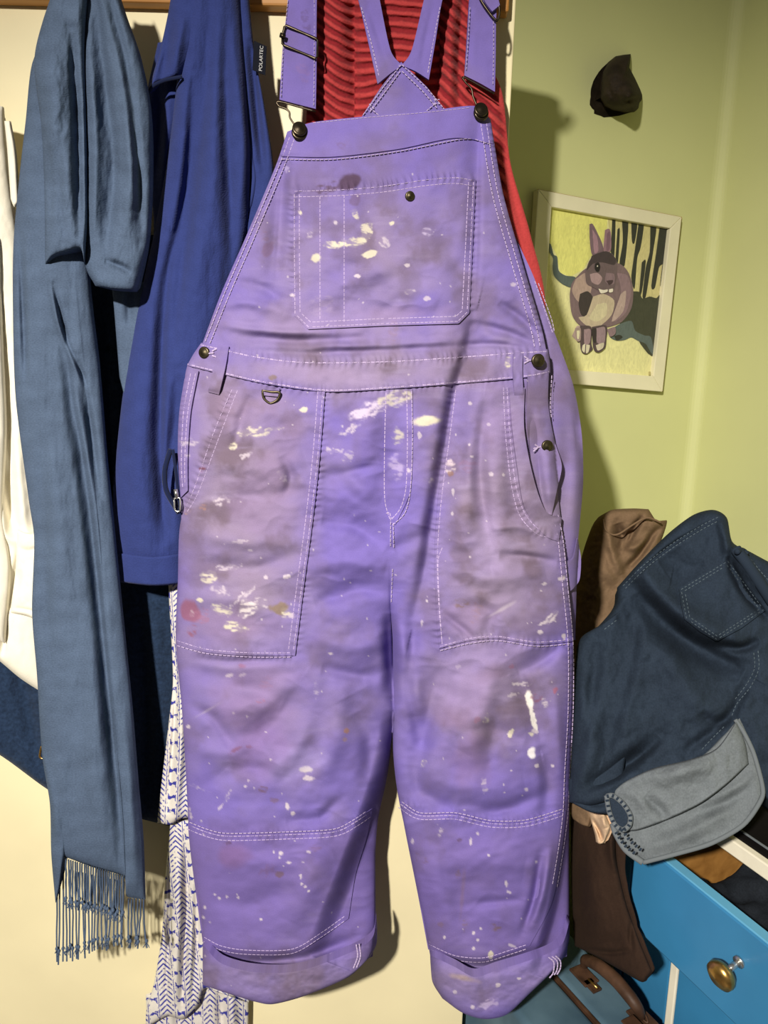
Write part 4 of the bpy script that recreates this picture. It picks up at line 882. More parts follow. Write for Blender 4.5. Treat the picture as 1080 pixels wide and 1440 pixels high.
# off white jacket at the left
wj = thing('cotton_jacket', 'off-white cotton jacket with a buttoned flap hanging at the far side of the blue scarf', 'jacket')
cloth('jacket_body', [(-95, 150), (-100, 400), (-100, 650), (-95, 850)], [(4, 150), (14, 260), (34, 400), (48, 600), (62, 760), (64, 880), (66, 978)], [(-95, 150), (-40, 140), (4, 150)], [(-95, 850), (0, 930), (30, 955), (66, 978)], vplane(1.052), M['offwhite'], wj, 0.022, 0.01,
      [([(0, 420), (8, 560), (20, 720)], 8, -0.005), ([(5, 660), (15, 720), (28, 760)], 7, -0.006), ([(2, 690), (6, 750), (30, 765)], 6, 0.004), ([(30, 765), (20, 820), (12, 860)], 6, -0.005), ([(20, 600), (30, 700), (40, 770)], 8, 0.004), ([(8, 870), (6, 900), (2, 925)], 5, -0.005)],
      0.007, (40, 80), 90, 300, extra=lambda x, y: 0.004 * sstep(600, 950, y))
cloth('shoulder_tab', [(6, 170), (10, 210), (15, 280)], [(14, 170), (22, 215), (26, 285)], [(6, 170), (14, 170)], [(15, 280), (20, 291), (26, 285)], vplane(1.026), M['offwhite'], wj, 0.006, 0.002, [], 0.002, (20, 20), 16, 40)
cloth('pocket_flap', [(24, 745), (22, 800), (14, 862)], [(60, 745), (58, 800), (56, 874)], [(24, 745), (44, 750), (60, 745)], [(14, 862), (36, 866), (56, 874)], vplane(1.032), M['offwhite'], wj, 0.010, 0.002, [([(26, 770), (40, 775), (60, 770)], 4, -0.002), ([(20, 855), (40, 858), (62, 866)], 2, -0.0015), ([(28, 800), (22, 835)], 4, -0.003)], 0.004, (20, 30), 40, 70, extra=lambda x, y: 0.002 * sstep(600, 870, y))
cloth('sleeve', [(-60, 330), (-70, 600), (-60, 830)], [(-2, 330), (3, 480), (8, 600), (4, 720), (14, 800), (6, 905)], [(-60, 330), (-2, 330)], [(-60, 830), (-20, 880), (6, 905)], vplane(1.028), M['offwhite'], wj, 0.016, 0.004, [], 0.006, (20, 60), 40, 160, extra=lambda x, y: 0.002 * sstep(600, 900, y))

# blue linen scarf
sc = thing('fringed_scarf', 'long blue linen scarf with a knotted fringe hanging beside the royal blue fleece', 'scarf')
cloth('tail', [(70, 40), (45, 90), (36, 170), (27, 250), (19, 340), (18, 430), (22, 560), (40, 700), (48, 760), (45, 860), (52, 950), (59, 1060), (70, 1130), (72, 1200), (78, 1270)],
      [(120, 40), (124, 250), (126, 400), (140, 520), (150, 640), (162, 760), (176, 900), (186, 1000), (194, 1100), (201, 1180), (204, 1265)],
      [(70, 40), (95, 34), (120, 40)], [(78, 1272), (84, 1250), (90, 1214), (94, 1208), (130, 1221), (172, 1233), (177, 1250), (179, 1262), (204, 1266)], vplane(1.020), M['scarf'], sc, 0.024, 0.010,
      [([(88, 460), (100, 560), (118, 660), (135, 800), (150, 950), (166, 1120), (174, 1235)], 5, -0.011, 2.0), ([(110, 500), (128, 600), (140, 700)], 5, -0.009, 1.5), ([(70, 380), (82, 450), (110, 520), (125, 580)], 6, 0.006), ([(75, 400), (95, 480), (122, 540)], 4, -0.007),
       ([(28, 330), (32, 430), (36, 540)], 5, -0.006), ([(60, 560), (80, 700), (95, 900)], 18, 0.005), ([(58, 1060), (72, 1120), (80, 1180)], 6, 0.005), ([(60, 600), (62, 800), (75, 1000)], 10, -0.004), ([(125, 900), (135, 1050), (140, 1200)], 16, 0.005), ([(175, 1000), (185, 1120), (192, 1240)], 8, 0.006)],
      0.007, (26, 120), 150, 600, extra=lambda x, y: 0.026 * sstep(560, 1130, y))
# the short end folded over the front, in two hanging pleats
cloth('front_fold', [(92, -60), (60, 30), (48, 90), (58, 180), (62, 270), (63, 372)], [(128, -60), (120, 60), (122, 180), (124, 300), (119, 372)], [(92, -60), (110, -62), (128, -60)], [(63, 372), (74, 361), (90, 355), (113, 350), (119, 372)], vplane(0.998), M['scarf'], sc, 0.030, 0.012,
      [([(70, 40), (78, 160), (92, 300)], 12, 0.006), ([(100, 40), (108, 160), (112, 330)], 7, -0.010), ([(64, 200), (72, 260), (70, 330)], 7, -0.004), ([(80, 180), (84, 260), (90, 340)], 8, -0.004)], 0.009, (22, 60), 80, 260, hem=0.5)
cloth('front_fold', [(122, -60), (116, 60), (118, 180), (118, 300), (120, 372), (134, 402)], [(150, -60), (172, 10), (194, 70), (211, 150), (213, 260), (208, 340), (192, 409)], [(122, -60), (136, -62), (150, -60)], [(134, 402), (160, 407), (192, 409)], vplane(1.004), M['scarf'], sc, 0.026, 0.012,
      [([(130, -30), (148, 120), (160, 240), (146, 380)], 8, -0.010, 1.8), ([(150, -20), (178, 100), (194, 240), (198, 340)], 7, -0.008), ([(160, 40), (184, 160), (190, 300)], 8, 0.006), ([(126, 60), (134, 200), (130, 340)], 8, 0.006), ([(146, 366), (168, 374), (186, 384)], 5, -0.005), ([(172, 120), (182, 240), (176, 340)], 9, 0.005)], 0.008, (22, 70), 110, 300, hem=0.5)
cloth('inner_fold', [(156, 395), (160, 430), (164, 480), (168, 530)], [(214, 395), (208, 440), (196, 520), (186, 600)], [(156, 395), (185, 398), (214, 395)], [(168, 530), (178, 570), (186, 600)], vplane(1.045), M['scarf'], sc, 0.008, 0.004, [([(180, 400), (182, 460)], 6, -0.004)], 0.004, (20, 60), 40, 80)
# fringe of twisted tassels with knots
FV = []; FF = []
def add_tube(P, r, n=5):
    global FV, FF
    P = np.asarray(P, float); o = sum(len(v) for v in FV); rows = []
    m = len(P); rr_ = np.broadcast_to(r, (m,))
    for i in range(m):
        t = P[min(i + 1, m - 1)] - P[max(i - 1, 0)]; t /= np.linalg.norm(t) + 1e-9
        a = np.cross(t, [0.2, 1, 0.1]); a /= np.linalg.norm(a); b = np.cross(t, a)
        rows.append(np.array([P[i] + rr_[i] * (math.cos(2 * math.pi * k / n) * a + math.sin(2 * math.pi * k / n) * b) for k in range(n)]))
    FV.append(np.vstack(rows))
    for i in range(m - 1):
        for k in range(n):
            FF.append([o + i * n + k, o + i * n + (k + 1) % n, o + (i + 1) * n + (k + 1) % n, o + (i + 1) * n + k])
random.seed(5)
fr = []
for i in range(26): 
    t = i / 25; fr.append((93 + 80 * t, 1210 + 24 * t, 58 + 10 * random.random(), 1.000))
for i in range(6): fr.append((181 + i * 4.2, 1266, 62 + 8 * random.random(), 1.004))
for i in range(22):
    t = i / 21; y0_ = 1222 + 20 * t; ye = 1352 - 26 * t + 8 * random.random(); fr.append((80 + 94 * t, y0_, ye - y0_, 1.022))
for (x, y, ln_, Y) in fr:
    Y -= 0.026
    sw = random.uniform(-5, 5) * (1.0 if random.random() < .3 else .35)
    pts = [on3(x + sw * t * t + random.uniform(-.6, .6), y - 2 + ln_ * t, Y + 0.006 * math.sin(t * 3)) for t in np.linspace(0, 1, 7)]
    add_tube(pts, 0.0013)
    kx, ky = x + sw * .85, y - 2 + ln_ * 0.86
    add_tube([on3(kx, ky - 3, Y), on3(kx, ky, Y - 0.001), on3(kx, ky + 3, Y)], np.array([0.001, 0.0028, 0.0012]), 6)
    for q_ in range(3):
        add_tube([on3(kx, ky + 2, Y), on3(kx + random.uniform(-5, 5), ky + random.uniform(6, 12), Y)], 0.0006, 4)
V_ = np.vstack(FV)
fg = mesh_obj('fringe', V_, FF, M['scarf'], sc, None, V_[:, [0, 2]] * 10); fg['kind'] = 'stuff'

# block printed dress
dr = thing('printed_dress', 'white cotton dress with blue chevron block print hanging behind the purple overalls', 'dress')
CW = lin((216, 210, 202)); CB = lin((58, 60, 150))
def print_fun(sk, ox, band=44.0, bend=0.0):
    def f(px, py):
        x = (px - ox) - sk * (py - 1150) + bend * np.sin((py - 1100) / 60.0); y = py
        per = np.mod(x, band); idx = per / band
        # chevron lane
        lane = per < band * 0.56
        xc = np.abs(per - band * 0.28)
        ch = np.mod(y - xc * 0.95, 7.2)
        chev = lane & (ch < 2.7) & (xc < band * 0.25) 
        # lane of joined ovals
        xo = per - band * 0.79; yo = np.mod(y, 19.0) - 9.5
        oval = (xo / 7.0) ** 2 + (yo / 8.3) ** 2
        petal = (np.abs(yo) < 3.4) & (np.abs(xo) > 3.0) & (np.abs(xo) < 6)
        knot = (~lane) & (oval > 1.0) & (np.abs(xo) < 5.5 )
        dots = (~lane) & (oval < 1.0) & (oval > .72) & (np.sin(np.arctan2(yo, xo) * 6) > 0.2)
        line = (np.abs(per - band * 0.575) < 0.55) | (np.abs(per - band * 0.985) < 0.55)
        m = (chev | knot | dots | line).astype(float)
        wear = sstep(0.25, 0.5, fbm(px / 4, py / 4, 2) + 0.05)
        m = (m * wear)[..., None]
        return CW * (1 - m) + CB * m
    return f
cloth('skirt_tier', [(205, 1400), (206, 1425), (208, 1470)], [(345, 1385), (349, 1410), (348, 1470)], [(205, 1400), (280, 1380), (345, 1385)], [(208, 1470), (280, 1478), (348, 1470)], vplane(1.098), M['print'], dr, 0.012, 0.008,
      [([(250, 1390), (252, 1470)], 8, -0.006), ([(310, 1390), (313, 1470)], 7, -0.006), ([(325, 1390), (330, 1470)], 7, 0.005)], 0.005, (20, 60), 170, 110, print_fun(0.02, 280, 36), k=8)
cloth('skirt_tier', [(240, 1150), (232, 1240), (228, 1310), (217, 1380), (206, 1420), (205, 1445)], [(285, 1150), (300, 1250), (318, 1340), (330, 1400), (350, 1410)], [(240, 1150), (262, 1152), (285, 1150)], [(205, 1445), (235, 1430), (258, 1434), (278, 1416), (288, 1392), (310, 1398), (350, 1412)], vplane(1.082), M['print'], dr, 0.018, 0.01,
      [([(238, 1200), (238, 1300), (232, 1420)], 4, -0.006), ([(262, 1180), (262, 1280), (256, 1420)], 5, -0.006), ([(250, 1180), (250, 1300), (244, 1420)], 8, 0.006), ([(276, 1240), (276, 1330), (268, 1410)], 5, -0.005), ([(268, 1300), (270, 1360), (262, 1420)], 7, 0.004)], 0.004, (14, 60), 190, 420, print_fun(0.09, 236, 38, 3), k=8)
cloth('bodice', [(236, 800), (238, 850), (241, 900), (243, 960), (238, 1010), (232, 1060), (226, 1110), (221, 1157)], [(290, 800), (290, 900), (290, 1000), (292, 1080), (290, 1150)], [(236, 800), (262, 800), (290, 800)], [(221, 1157), (240, 1159), (256, 1150), (290, 1148)], vplane(1.058), M['print'], dr, 0.014, 0.02,
      [([(247, 900), (246, 1000), (236, 1140)], 4, -0.005), ([(254, 960), (254, 1060), (246, 1150)], 6, 0.005)], 0.003, (14, 60), 110, 480, print_fun(0.02, 212, 40, 4), k=8)

# ------------------------------------------------------------------ wall: picture and snout
def wp_(px, py, D=0.0): return on_plane(np.asarray(px, float), np.asarray(py, float), WALL, np.asarray(D, float) + np.zeros(np.shape(px)))
pf = thing('framed_painting', 'white framed painting of a grey rabbit hanging crooked on the green wall', 'picture')
OUT = [(757, 266), (959, 305), (932, 551), (738, 534)]; INN = [(776, 291), (943, 321), (919, 529), (762, 517)]
for i in range(4):
    j = (i + 1) % 4
    A = [OUT[i], OUT[j], INN[j], INN[i]]
    fr_ = wp_([p[0] for p in A], [p[1] for p in A], 0.020); bk_ = wp_([p[0] for p in A], [p[1] for p in A], 0.020) - 0.018 * wn
    V = np.vstack([fr_, bk_])
    o = mesh_obj('frame_rail', V, [[0, 3, 2, 1], [4, 5, 6, 7], [0, 1, 5, 4], [1, 2, 6, 5], [2, 3, 7, 6], [3, 0, 4, 7]], M['frame_white'], pf, smooth_=False)
    b_ = o.modifiers.new('bevel', 'BEVEL'); b_.width = 0.0015; b_.segments = 2
art = []
def shp(pts, col, sm=True):
    # traced on a 1080 x 1404 enlargement of the picture
    P = [(760 + x / 5.4, 280 + y / 5.4) for x, y in pts]
    art.append((P, col, sm))
shp([(60, 30), (1010, 190), (880, 1370), (-10, 1310)], (226, 222, 160), False)
shp([(88, 60), (510, 140), (500, 300), (380, 440), (330, 530), (230, 590), (150, 560), (120, 420), (70, 330)], (224, 222, 128), False)
shp([(510, 140), (990, 222), (920, 760), (700, 740), (560, 480), (530, 300)], (206, 196, 138), False)
DK = (52, 54, 44); GR = (92, 104, 100)
for s in ([(545, 148), (570, 152), (560, 440), (535, 430)], [(585, 230), (603, 232), (590, 470), (570, 465)], [(620, 165), (668, 174), (640, 500), (600, 490), (625, 330)], [(690, 178), (735, 186), (715, 330), (695, 320)], [(745, 190), (785, 196), (760, 370), (735, 450), (715, 680), (690, 600), (705, 470)],
          [(835, 202), (880, 210), (860, 370), (830, 560), (800, 740), (775, 740), (800, 520), (830, 400)], [(905, 212), (990, 224), (975, 330), (935, 480), (900, 520), (870, 670), (842, 660), (880, 400)], [(960, 400), (975, 330), (935, 660), (910, 655), (930, 480)], [(770, 480), (800, 470), (770, 700), (750, 720)]):
    shp(s, DK)
shp([(700, 700), (750, 705), (775, 755), (830, 740), (880, 752), (918, 745), (868, 1180), (760, 1100), (690, 950), (600, 970), (640, 850)], (66, 68, 52))
shp([(520, 1000), (600, 950), (690, 925), (720, 1000), (790, 1035), (840, 1050), (862, 1180), (835, 1160), (800, 1100), (740, 1075), (690, 1050), (640, 1070), (580, 1075), (530, 1050)], GR)
shp([(560, 1040), (600, 1030), (625, 1050), (580, 1075)], DK)
shp([(60, 335), (80, 345), (100, 420), (128, 440), (138, 540), (190, 580), (260, 590), (300, 640), (230, 670), (160, 640), (105, 585), (92, 520), (95, 450), (68, 400)], (86, 98, 94))
# rabbit
FU = (148, 126, 126); FD = (84, 70, 72); FLt = (196, 178, 150)
shp([(240, 1040), (280, 960), (330, 1000), (300, 1090)], (190, 166, 156))
shp([(265, 600), (340, 530), (470, 480), (600, 490), (670, 560), (705, 690), (690, 830), (620, 930), (520, 970), (400, 980), (300, 960), (240, 880), (222, 740), (235, 650)], (122, 102, 104))
shp([(265, 610), (345, 560), (390, 650), (360, 760), (290, 780), (240, 700)], (176, 152, 140))
shp([(300, 720), (360, 700), (400, 760), (350, 880), (310, 880), (290, 800)], (62, 54, 52))
shp([(400, 740), (480, 720), (560, 770), (540, 880), (450, 965), (370, 975), (290, 900), (350, 880)], (192, 176, 150))
shp([(430, 800), (500, 790), (500, 880), (430, 930), (370, 900)], (206, 196, 160))
shp([(580, 560), (660, 580), (690, 700), (650, 860), (560, 930), (600, 800), (610, 680)], (140, 116, 122))
shp([(610, 720), (650, 700), (630, 850), (540, 930)], (180, 158, 150))
shp([(372, 190), (398, 190), (440, 270), (470, 340), (475, 400), (395, 425), (375, 320)], (120, 98, 106))
shp([(395, 230), (430, 290), (440, 390), (408, 405)], (160, 126, 138))
shp([(490, 235), (520, 225), (535, 260), (535, 390), (480, 395)], (146, 114, 124))
shp([(505, 260), (528, 250), (525, 380), (500, 385)], (124, 94, 106))
shp([(340, 560), (370, 470), (430, 410), (520, 400), (575, 460), (580, 560), (565, 660), (530, 710), (460, 700), (400, 670), (350, 640)], (106, 90, 92))
shp([(390, 430), (500, 395), (570, 450), (560, 500), (470, 480), (400, 490), (350, 540)], (66, 56, 58))
shp([(375, 570), (430, 560), (470, 600), (440, 650), (390, 630)], (166, 140, 142))
shp([(500, 560), (560, 570), (560, 640), (520, 650), (490, 620)], (132, 110, 116))
shp([(415, 490), (440, 480), (455, 510), (445, 550), (425, 550), (412, 525)], (34, 30, 30))
shp([(428, 505), (436, 503), (437, 512), (429, 514)], (220, 214, 196))
shp([(500, 620), (550, 615), (545, 640), (520, 650)], (70, 54, 58))
shp([(440, 680), (480, 690), (510, 685), (505, 705), (460, 715)], (226, 218, 200))
shp([(520, 685), (550, 680), (548, 705), (522, 708)], (226, 218, 200))
for s, c_ in (([(300, 960), (385, 970), (385, 1090), (395, 1140), (345, 1178), (305, 1140)], FD), ([(330, 990), (380, 990), (375, 1090), (335, 1100)], (156, 132, 136)), ([(320, 1110), (340, 1100), (335, 1165), (315, 1145)], (212, 204, 176)), ([(348, 1105), (375, 1110), (365, 1160), (345, 1168)], (212, 204, 176)),
              ([(390, 970), (500, 960), (500, 1060), (490, 1130), (440, 1165), (400, 1130)], FD), ([(425, 980), (490, 975), (485, 1090), (430, 1090)], (150, 128, 134)), ([(420, 1110), (480, 1090), (475, 1130), (435, 1150)], (206, 196, 172)),
              ([(262, 980), (305, 980), (305, 1070), (275, 1075)], (156, 136, 130)), ([(275, 1000), (298, 1000), (292, 1060), (278, 1055)], (212, 204, 170)), ([(505, 990), (565, 970), (570, 1020), (530, 1045)], (140, 118, 122)), ([(390, 985), (425, 985), (420, 1090), (395, 1070)], (52, 46, 44))):
    shp(s, c_)
shp([(820, 1310), (836, 1310), (836, 1335), (820, 1335)], (190, 178, 120))
V = []; Fc = []; cols = []
for i, (P, col, sm) in enumerate(art):
    Q = np.asarray(P, float)
    if sm: Q = smooth(np.vstack([Q, Q[:1]]), 4)[:-1]
    W3 = wp_(Q[:, 0], Q[:, 1], 0.0085 + 0.00012 * i)
    o = len(V); V += list(W3); Fc.append(list(range(o, o + len(W3)))[::-1]); cols += [lin(col)] * len(W3)
mesh_obj('painted_sheet', V, Fc, M['art'], pf, np.array(cols), None, False)
bkq = wp_([p[0] for p in OUT], [p[1] for p in OUT], 0.006); 
mesh_obj('backing_board', np.vstack([bkq, bkq - 0.004 * wn]), [[0, 3, 2, 1], [4, 5, 6, 7], [0, 1, 5, 4], [1, 2, 6, 5], [2, 3, 7, 6], [3, 0, 4, 7]], M['raw_wood'], pf, smooth_=False)

sn_out = [(887, 76), (886, 88), (885, 95), (893, 110), (900, 125), (903, 133), (903, 140), (899, 145), (898, 152), (893, 157), (880, 158), (862, 155), (850, 149), (844, 139), (846, 115), (848, 101), (856, 87), (866, 79), (877, 77)]
sx, sy = disc(sn_out, 40, 110, (872, 122))
rr_ = np.linspace(0, 1, 40)[:, None] * np.ones((1, sx.shape[1]))
Dn = 0.066 * np.sqrt(np.clip(1 - rr_ ** 2.6, 0, 1)) + 0.050 * np.exp(-(((sx - 890) / 16) ** 2 + ((sy - 138) / 20) ** 2)) * (1 - rr_ ** 3)
Dn = Dn + folds(sx, sy, [([(878, 143), (890, 140), (906, 137)], 3.0, -0.014), ([(855, 150), (872, 151), (890, 149)], 4, 0.003), ([(884, 80), (876, 92), (880, 104)], 5, -0.008), ([(866, 100), (880, 118), (890, 128)], 7, 0.004), ([(852, 112), (858, 130), (866, 142)], 4, -0.003)]) * (1 - rr_ ** 6) + (fbm(sx / 6, sy / 6, 3) - .5) * 0.005 * (1 - rr_ ** 4)
sn = slab('animal_snout', sx, sy, WALL, np.maximum(Dn, 0.002) + 0.001, np.zeros_like(Dn) + 0.0005, M['clay'], None, None, 4)
tag(sn, 'small dark brown clay animal snout mounted on the green wall', 'wall ornament')

# ------------------------------------------------------------------ chest of drawers
CA = math.radians(24)
ca = np.array([math.sin(CA), -math.cos(CA), 0.0]); cf = np.array([-math.cos(CA), -math.sin(CA), 0.0]); cz = np.array([0, 0, 1.0])
ZT = 0.85
O = onz(np.array(1050.0), np.array(1188.0), ZT); O = np.array([O[0], O[1], 0.0])
dl = onz(np.array(889.0), np.array(1180.0), 0.822); sL = float(np.dot(dl - O, ca))
s0 = sL - 0.13; s1 = s0 + 0.92; dep = 0.36
chest = thing('chest_of_drawers', 'blue painted chest of drawers with one drawer pulled open below the jeans', 'chest of drawers')
def cbox(name, s, e, d0, d1, z0, z1, mat, parent=chest, bev=0.002):
    return box_axes(name, O + ca * s + cf * d0 + cz * z0, ca * (e - s), cf * (d1 - d0), cz * (z1 - z0), M[mat], parent, bev)
cbox('top_board', s0 - 0.01, s1 + 0.01, -dep, -0.004, ZT - 0.022, ZT, 'black_lacquer')
cbox('top_edge', s0 - 0.01, s1 + 0.01, -0.003, 0.010, ZT - 0.024, ZT - 0.001, 'white_paint')
cbox('side_panel', s0, s0 + 0.02, -dep, 0.0, 0.0, ZT - 0.024, 'blue_paint')
cbox('side_panel', s1 - 0.02, s1, -dep, 0.0, 0.0, ZT - 0.024, 'blue_paint')
cbox('back_board', s0 + 0.02, s1 - 0.02, -dep, -dep + 0.01, 0.0, ZT - 0.026, 'raw_wood')
cbox('base_board', s0 + 0.02, s1 - 0.02, -dep + 0.01, -0.004, 0.04, 0.06, 'blue_paint')
cbox('drawer_rail', s0 + 0.02, s1 - 0.02, -0.05, -0.002, 0.655, 0.672, 'blue_paint')
# open drawer
dz0, dz1 = 0.680, 0.822; dO = 0.108
dfr = cbox('drawer_front', sL, s1 - 0.025, dO - 0.02, dO, dz0, dz1, 'blue_paint', chest, 0.003)
def sub(name, s, e, d0, d1, z0, z1, mat): return cbox(name, s, e, d0, d1, z0, z1, mat, dfr, 0.001)
sub('drawer_lip', sL + 0.002, s1 - 0.027, dO - 0.018, dO - 0.0015, dz1 - 0.001, dz1 + 0.002, 'blue_edge')
sub('drawer_side', sL + 0.012, sL + 0.024, -dep + 0.05, dO - 0.021, dz0 + 0.01, dz1 - 0.02, 'raw_wood')
sub('drawer_side', s1 - 0.05, s1 - 0.038, -dep + 0.05, dO - 0.021, dz0 + 0.01, dz1 - 0.02, 'raw_wood')
sub('drawer_bottom', sL + 0.024, s1 - 0.05, -dep + 0.05, dO - 0.021, dz0 + 0.012, dz0 + 0.020, 'raw_wood')
sub('drawer_back', sL + 0.024, s1 - 0.05, -dep + 0.05, -dep + 0.06, dz0 + 0.020, dz1 - 0.03, 'raw_wood')
# knob on its loose screw
kp = on_plane(np.array(1040.0), np.array(1352.0), (O + cf * dO, cf), 0.0)
ks = np.array([ (0.004, 0.0), (0.004, 0.020), (0.007, 0.022), (0.015, 0.026), (0.019, 0.033), (0.018, 0.039), (0.012, 0.043), (0.0005, 0.044)])
kd = cf * 0.96 + ca * 0.05 - cz * 0.22; kd /= np.linalg.norm(kd)
ka = np.cross(kd, cz); ka /= np.linalg.norm(ka); kb = np.cross(kd, ka)
V = []; ns_ = 28
for (r_, h_) in ks[2:]:
    for k in range(ns_):
        th = 2 * math.pi * k / ns_; V.append(kp + kd * h_ + r_ * (math.cos(th) * ka + math.sin(th) * kb))
m_ = len(ks) - 2
Fc = [[i * ns_ + k, i * ns_ + (k + 1) % ns_, (i + 1) * ns_ + (k + 1) % ns_, (i + 1) * ns_ + k] for i in range(m_ - 1) for k in range(ns_)] + [list(range(ns_))]
kn = mesh_obj('knob', V, Fc, M['brass'], dfr)
tube('knob_screw', [kp - kd * 0.001, kp + kd * 0.024], 0.0042, M['steel'], dfr)
tube('knob_washer', [kp - kd * 0.0005, kp + kd * 0.003], 0.008, M['steel'], dfr, 12)
# closed drawers below, a pale strip between the two columns
ws = float(np.dot(on_plane(np.array(946.0), np.array(1380.0), (O, cf), 0.0) - O, ca))
for (za, zb) in ((0.395, 0.645), (0.07, 0.385)):
    cbox('drawer_front', s0 + 0.024, ws - 0.009, -0.02, 0.0, za, zb, 'blue_paint')
    cbox('drawer_front', ws + 0.009, s1 - 0.024, -0.02, 0.0, za, zb, 'blue_paint')
cbox('divider', ws - 0.0075, ws + 0.0075, -0.03, 0.001, 0.06, 0.655, 'white_paint')
cbox('upper_front', s0 + 0.004, sL - 0.004, -0.02, 0.002, 0.676, ZT - 0.025, 'blue_paint')
# dark clothes heaped in the drawer
def heap(name, s, e, d0, d1, zb, h, mat, label, cat, nu=60, nv=40, seed=0, group=None):
    u = np.linspace(0, 1, nu)[None, :]; v = np.linspace(0, 1, nv)[:, None]
    uu = u + 0 * v; vv = v + 0 * u
    edge = np.clip(np.minimum(np.minimum(uu, 1 - uu) * (e - s), np.minimum(vv, 1 - vv) * (d1 - d0)) / 0.03, 0, 1) ** 0.5
    Z = zb + edge * (h + (fbm(uu * 7 + seed, vv * 4 + seed, 4) - .5) * h * 1.0 + (fbm(uu * 22 + seed, vv * 9, 2) - .5) * h * 0.25)
    Pp = O + ca * (s + (e - s) * uu)[..., None] + cf * (d0 + (d1 - d0) * vv)[..., None]; Pp[..., 2] = Z
    base = Pp.copy(); base[..., 2] = zb
    V = np.vstack([Pp.reshape(-1, 3), base.reshape(-1, 3)]); n_ = nu * nv
    bi = np.concatenate([np.arange(nu), np.arange(1, nv) * nu + nu - 1, (nv - 1) * nu + np.arange(nu - 2, -1, -1), np.arange(nv - 2, 0, -1) * nu])
    j2 = np.roll(bi, -1)
    Fc = np.vstack([grid_faces(nv, nu), grid_faces(nv, nu, n_, True), np.stack([bi, j2, j2 + n_, bi + n_], 1)])
    uv = np.stack([(uu * 10).ravel(), (vv * 6).ravel()], 1); uv = np.vstack([uv, uv])
    o = mesh_obj(name, V, Fc.astype(np.int32), mat, None, None, uv)
    return tag(o, label, cat, group)
hs = float(np.dot(onz(np.array(978.0), np.array(1222.0), 0.775) - O, ca))
heap('black_clothing', hs, s1 - 0.06, -0.24, dO - 0.024, dz0 + 0.021, 0.085, M['black'], 'heap of black clothing inside the open blue drawer', 'clothing', 90, 50, 3)
cbox('top_bead', s0, s1, -0.0205, -0.017, ZT + 0.0002, ZT + 0.003, 'jeans_in', chest, 0.001)

# ------------------------------------------------------------------ suitcase
case_turn = math.radians(27)
A_ = onz(np.array(815.0), np.array(1320.0), 0.50); B_ = onz(np.array(960.0), np.array(1432.0), 0.50)
sa = np.array([math.sin(case_turn), -math.cos(case_turn), 0.0]); sn_ = np.array([-abs(sa[1]), -sa[0], 0.0]); sn_ /= np.linalg.norm(sn_)
case = thing('suitcase', 'old pale blue suitcase with a brown leather handle standing before the chest', 'suitcase')
S0 = A_ - sa * 0.115; S0[2] = 0
def sbox(name, s, e, d0, d1, z0, z1, mat, bev=0.0, seg=3, parent=case):
    return box_axes(name, S0 + sa * s + sn_ * d0 + cz * z0, sa * (e - s), sn_ * (d1 - d0), cz * (z1 - z0), M[mat], parent, bev, seg, bev > 0.005)
sbox('lid_shell', 0.0, 0.62, 0.004, 0.092, 0.005, 0.50, 'case', 0.012, 4)
sbox('base_shell', 0.0, 0.62, 0.096, 0.20, 0.005, 0.497, 'case', 0.012, 4)
sbox('edge_strip', 0.012, 0.608, 0.0915, 0.0965, 0.01, 0.4985, 'leather', 0.0008, 2)
hd = lambda px, py, z: onz(np.array(float(px)), np.array(float(py)), z)
hp = [hd(821, 1358, 0.505), hd(824, 1350, 0.525), hd(842, 1358, 0.540), hd(865, 1377, 0.543), hd(886, 1402, 0.538), hd(897, 1418, 0.528), hd(902, 1430, 0.506)]
tube('handle', hp, [0.006, 0.009, 0.0105, 0.011, 0.0105, 0.009, 0.006], M['leather'], case, 12)
for p, q_ in ((821, 1372), (903, 1432)):
    c0 = hd(p, q_, 0.5005)
    pl_ = box_axes('handle_mount', c0 - sa * 0.02 - sn_ * 0.014, sa * 0.042, sn_ * 0.030, cz * 0.004, M['leather'], case, 0.0015)
ck = hd(834, 1388, 0.5005)
lk = box_axes('lock_plate', ck - sa * 0.014 - sn_ * 0.008, sa * 0.026, sn_ * 0.018, cz * 0.004, M['leather'], case, 0.001)
tube('hasp', [ck - sa * 0.012 + cz * 0.005, ck + sa * 0.010 + cz * 0.006], 0.0022, M['brass'], lk)
tube('handle_ring', [hd(897, 1412, 0.51), hd(906, 1424, 0.51), hd(911, 1438, 0.506), hd(903, 1432, 0.506)], 0.0017, M['leather'], case, 8, True, 6, True)
hg = box_axes('hang_tag', hd(890, 1428, 0.512), sa * 0.045, sn_ * 0.026, cz * 0.0025, M['leather'], case, 0.001)

# ------------------------------------------------------------------ brown trousers over the chest front
bt_ = thing('brown_trousers', 'dark brown trousers hanging down the blue chest onto the suitcase', 'trousers')
BP = (O + cf * (dO + 0.035), cf)
cloth('trouser_leg', [(802, 1145), (803, 1200), (804, 1260), (808, 1330)], [(866, 1145), (866, 1200), (872, 1235), (882, 1275), (898, 1320), (917, 1366)], [(802, 1145), (835, 1148), (866, 1145)], [(808, 1330), (840, 1346), (872, 1364), (902, 1381), (910, 1375), (917, 1366)], BP, M['brown'], bt_, 0.016, 0.010,
      [([(820, 1335), (860, 1340), (888, 1336)], 4, -0.003), ([(888, 1290), (887, 1320), (890, 1338)], 4, -0.003), ([(862, 1150), (860, 1190), (866, 1230)], 6, 0.005), ([(830, 1180), (838, 1260), (850, 1330)], 20, 0.006)], 0.006, (26, 50), 90, 150)
bg_ = thing('beige_cloth', 'crumpled beige cloth end poking out above the dark brown trousers', 'cloth')
BP2 = (O + cf * (dO + 0.062), cf)
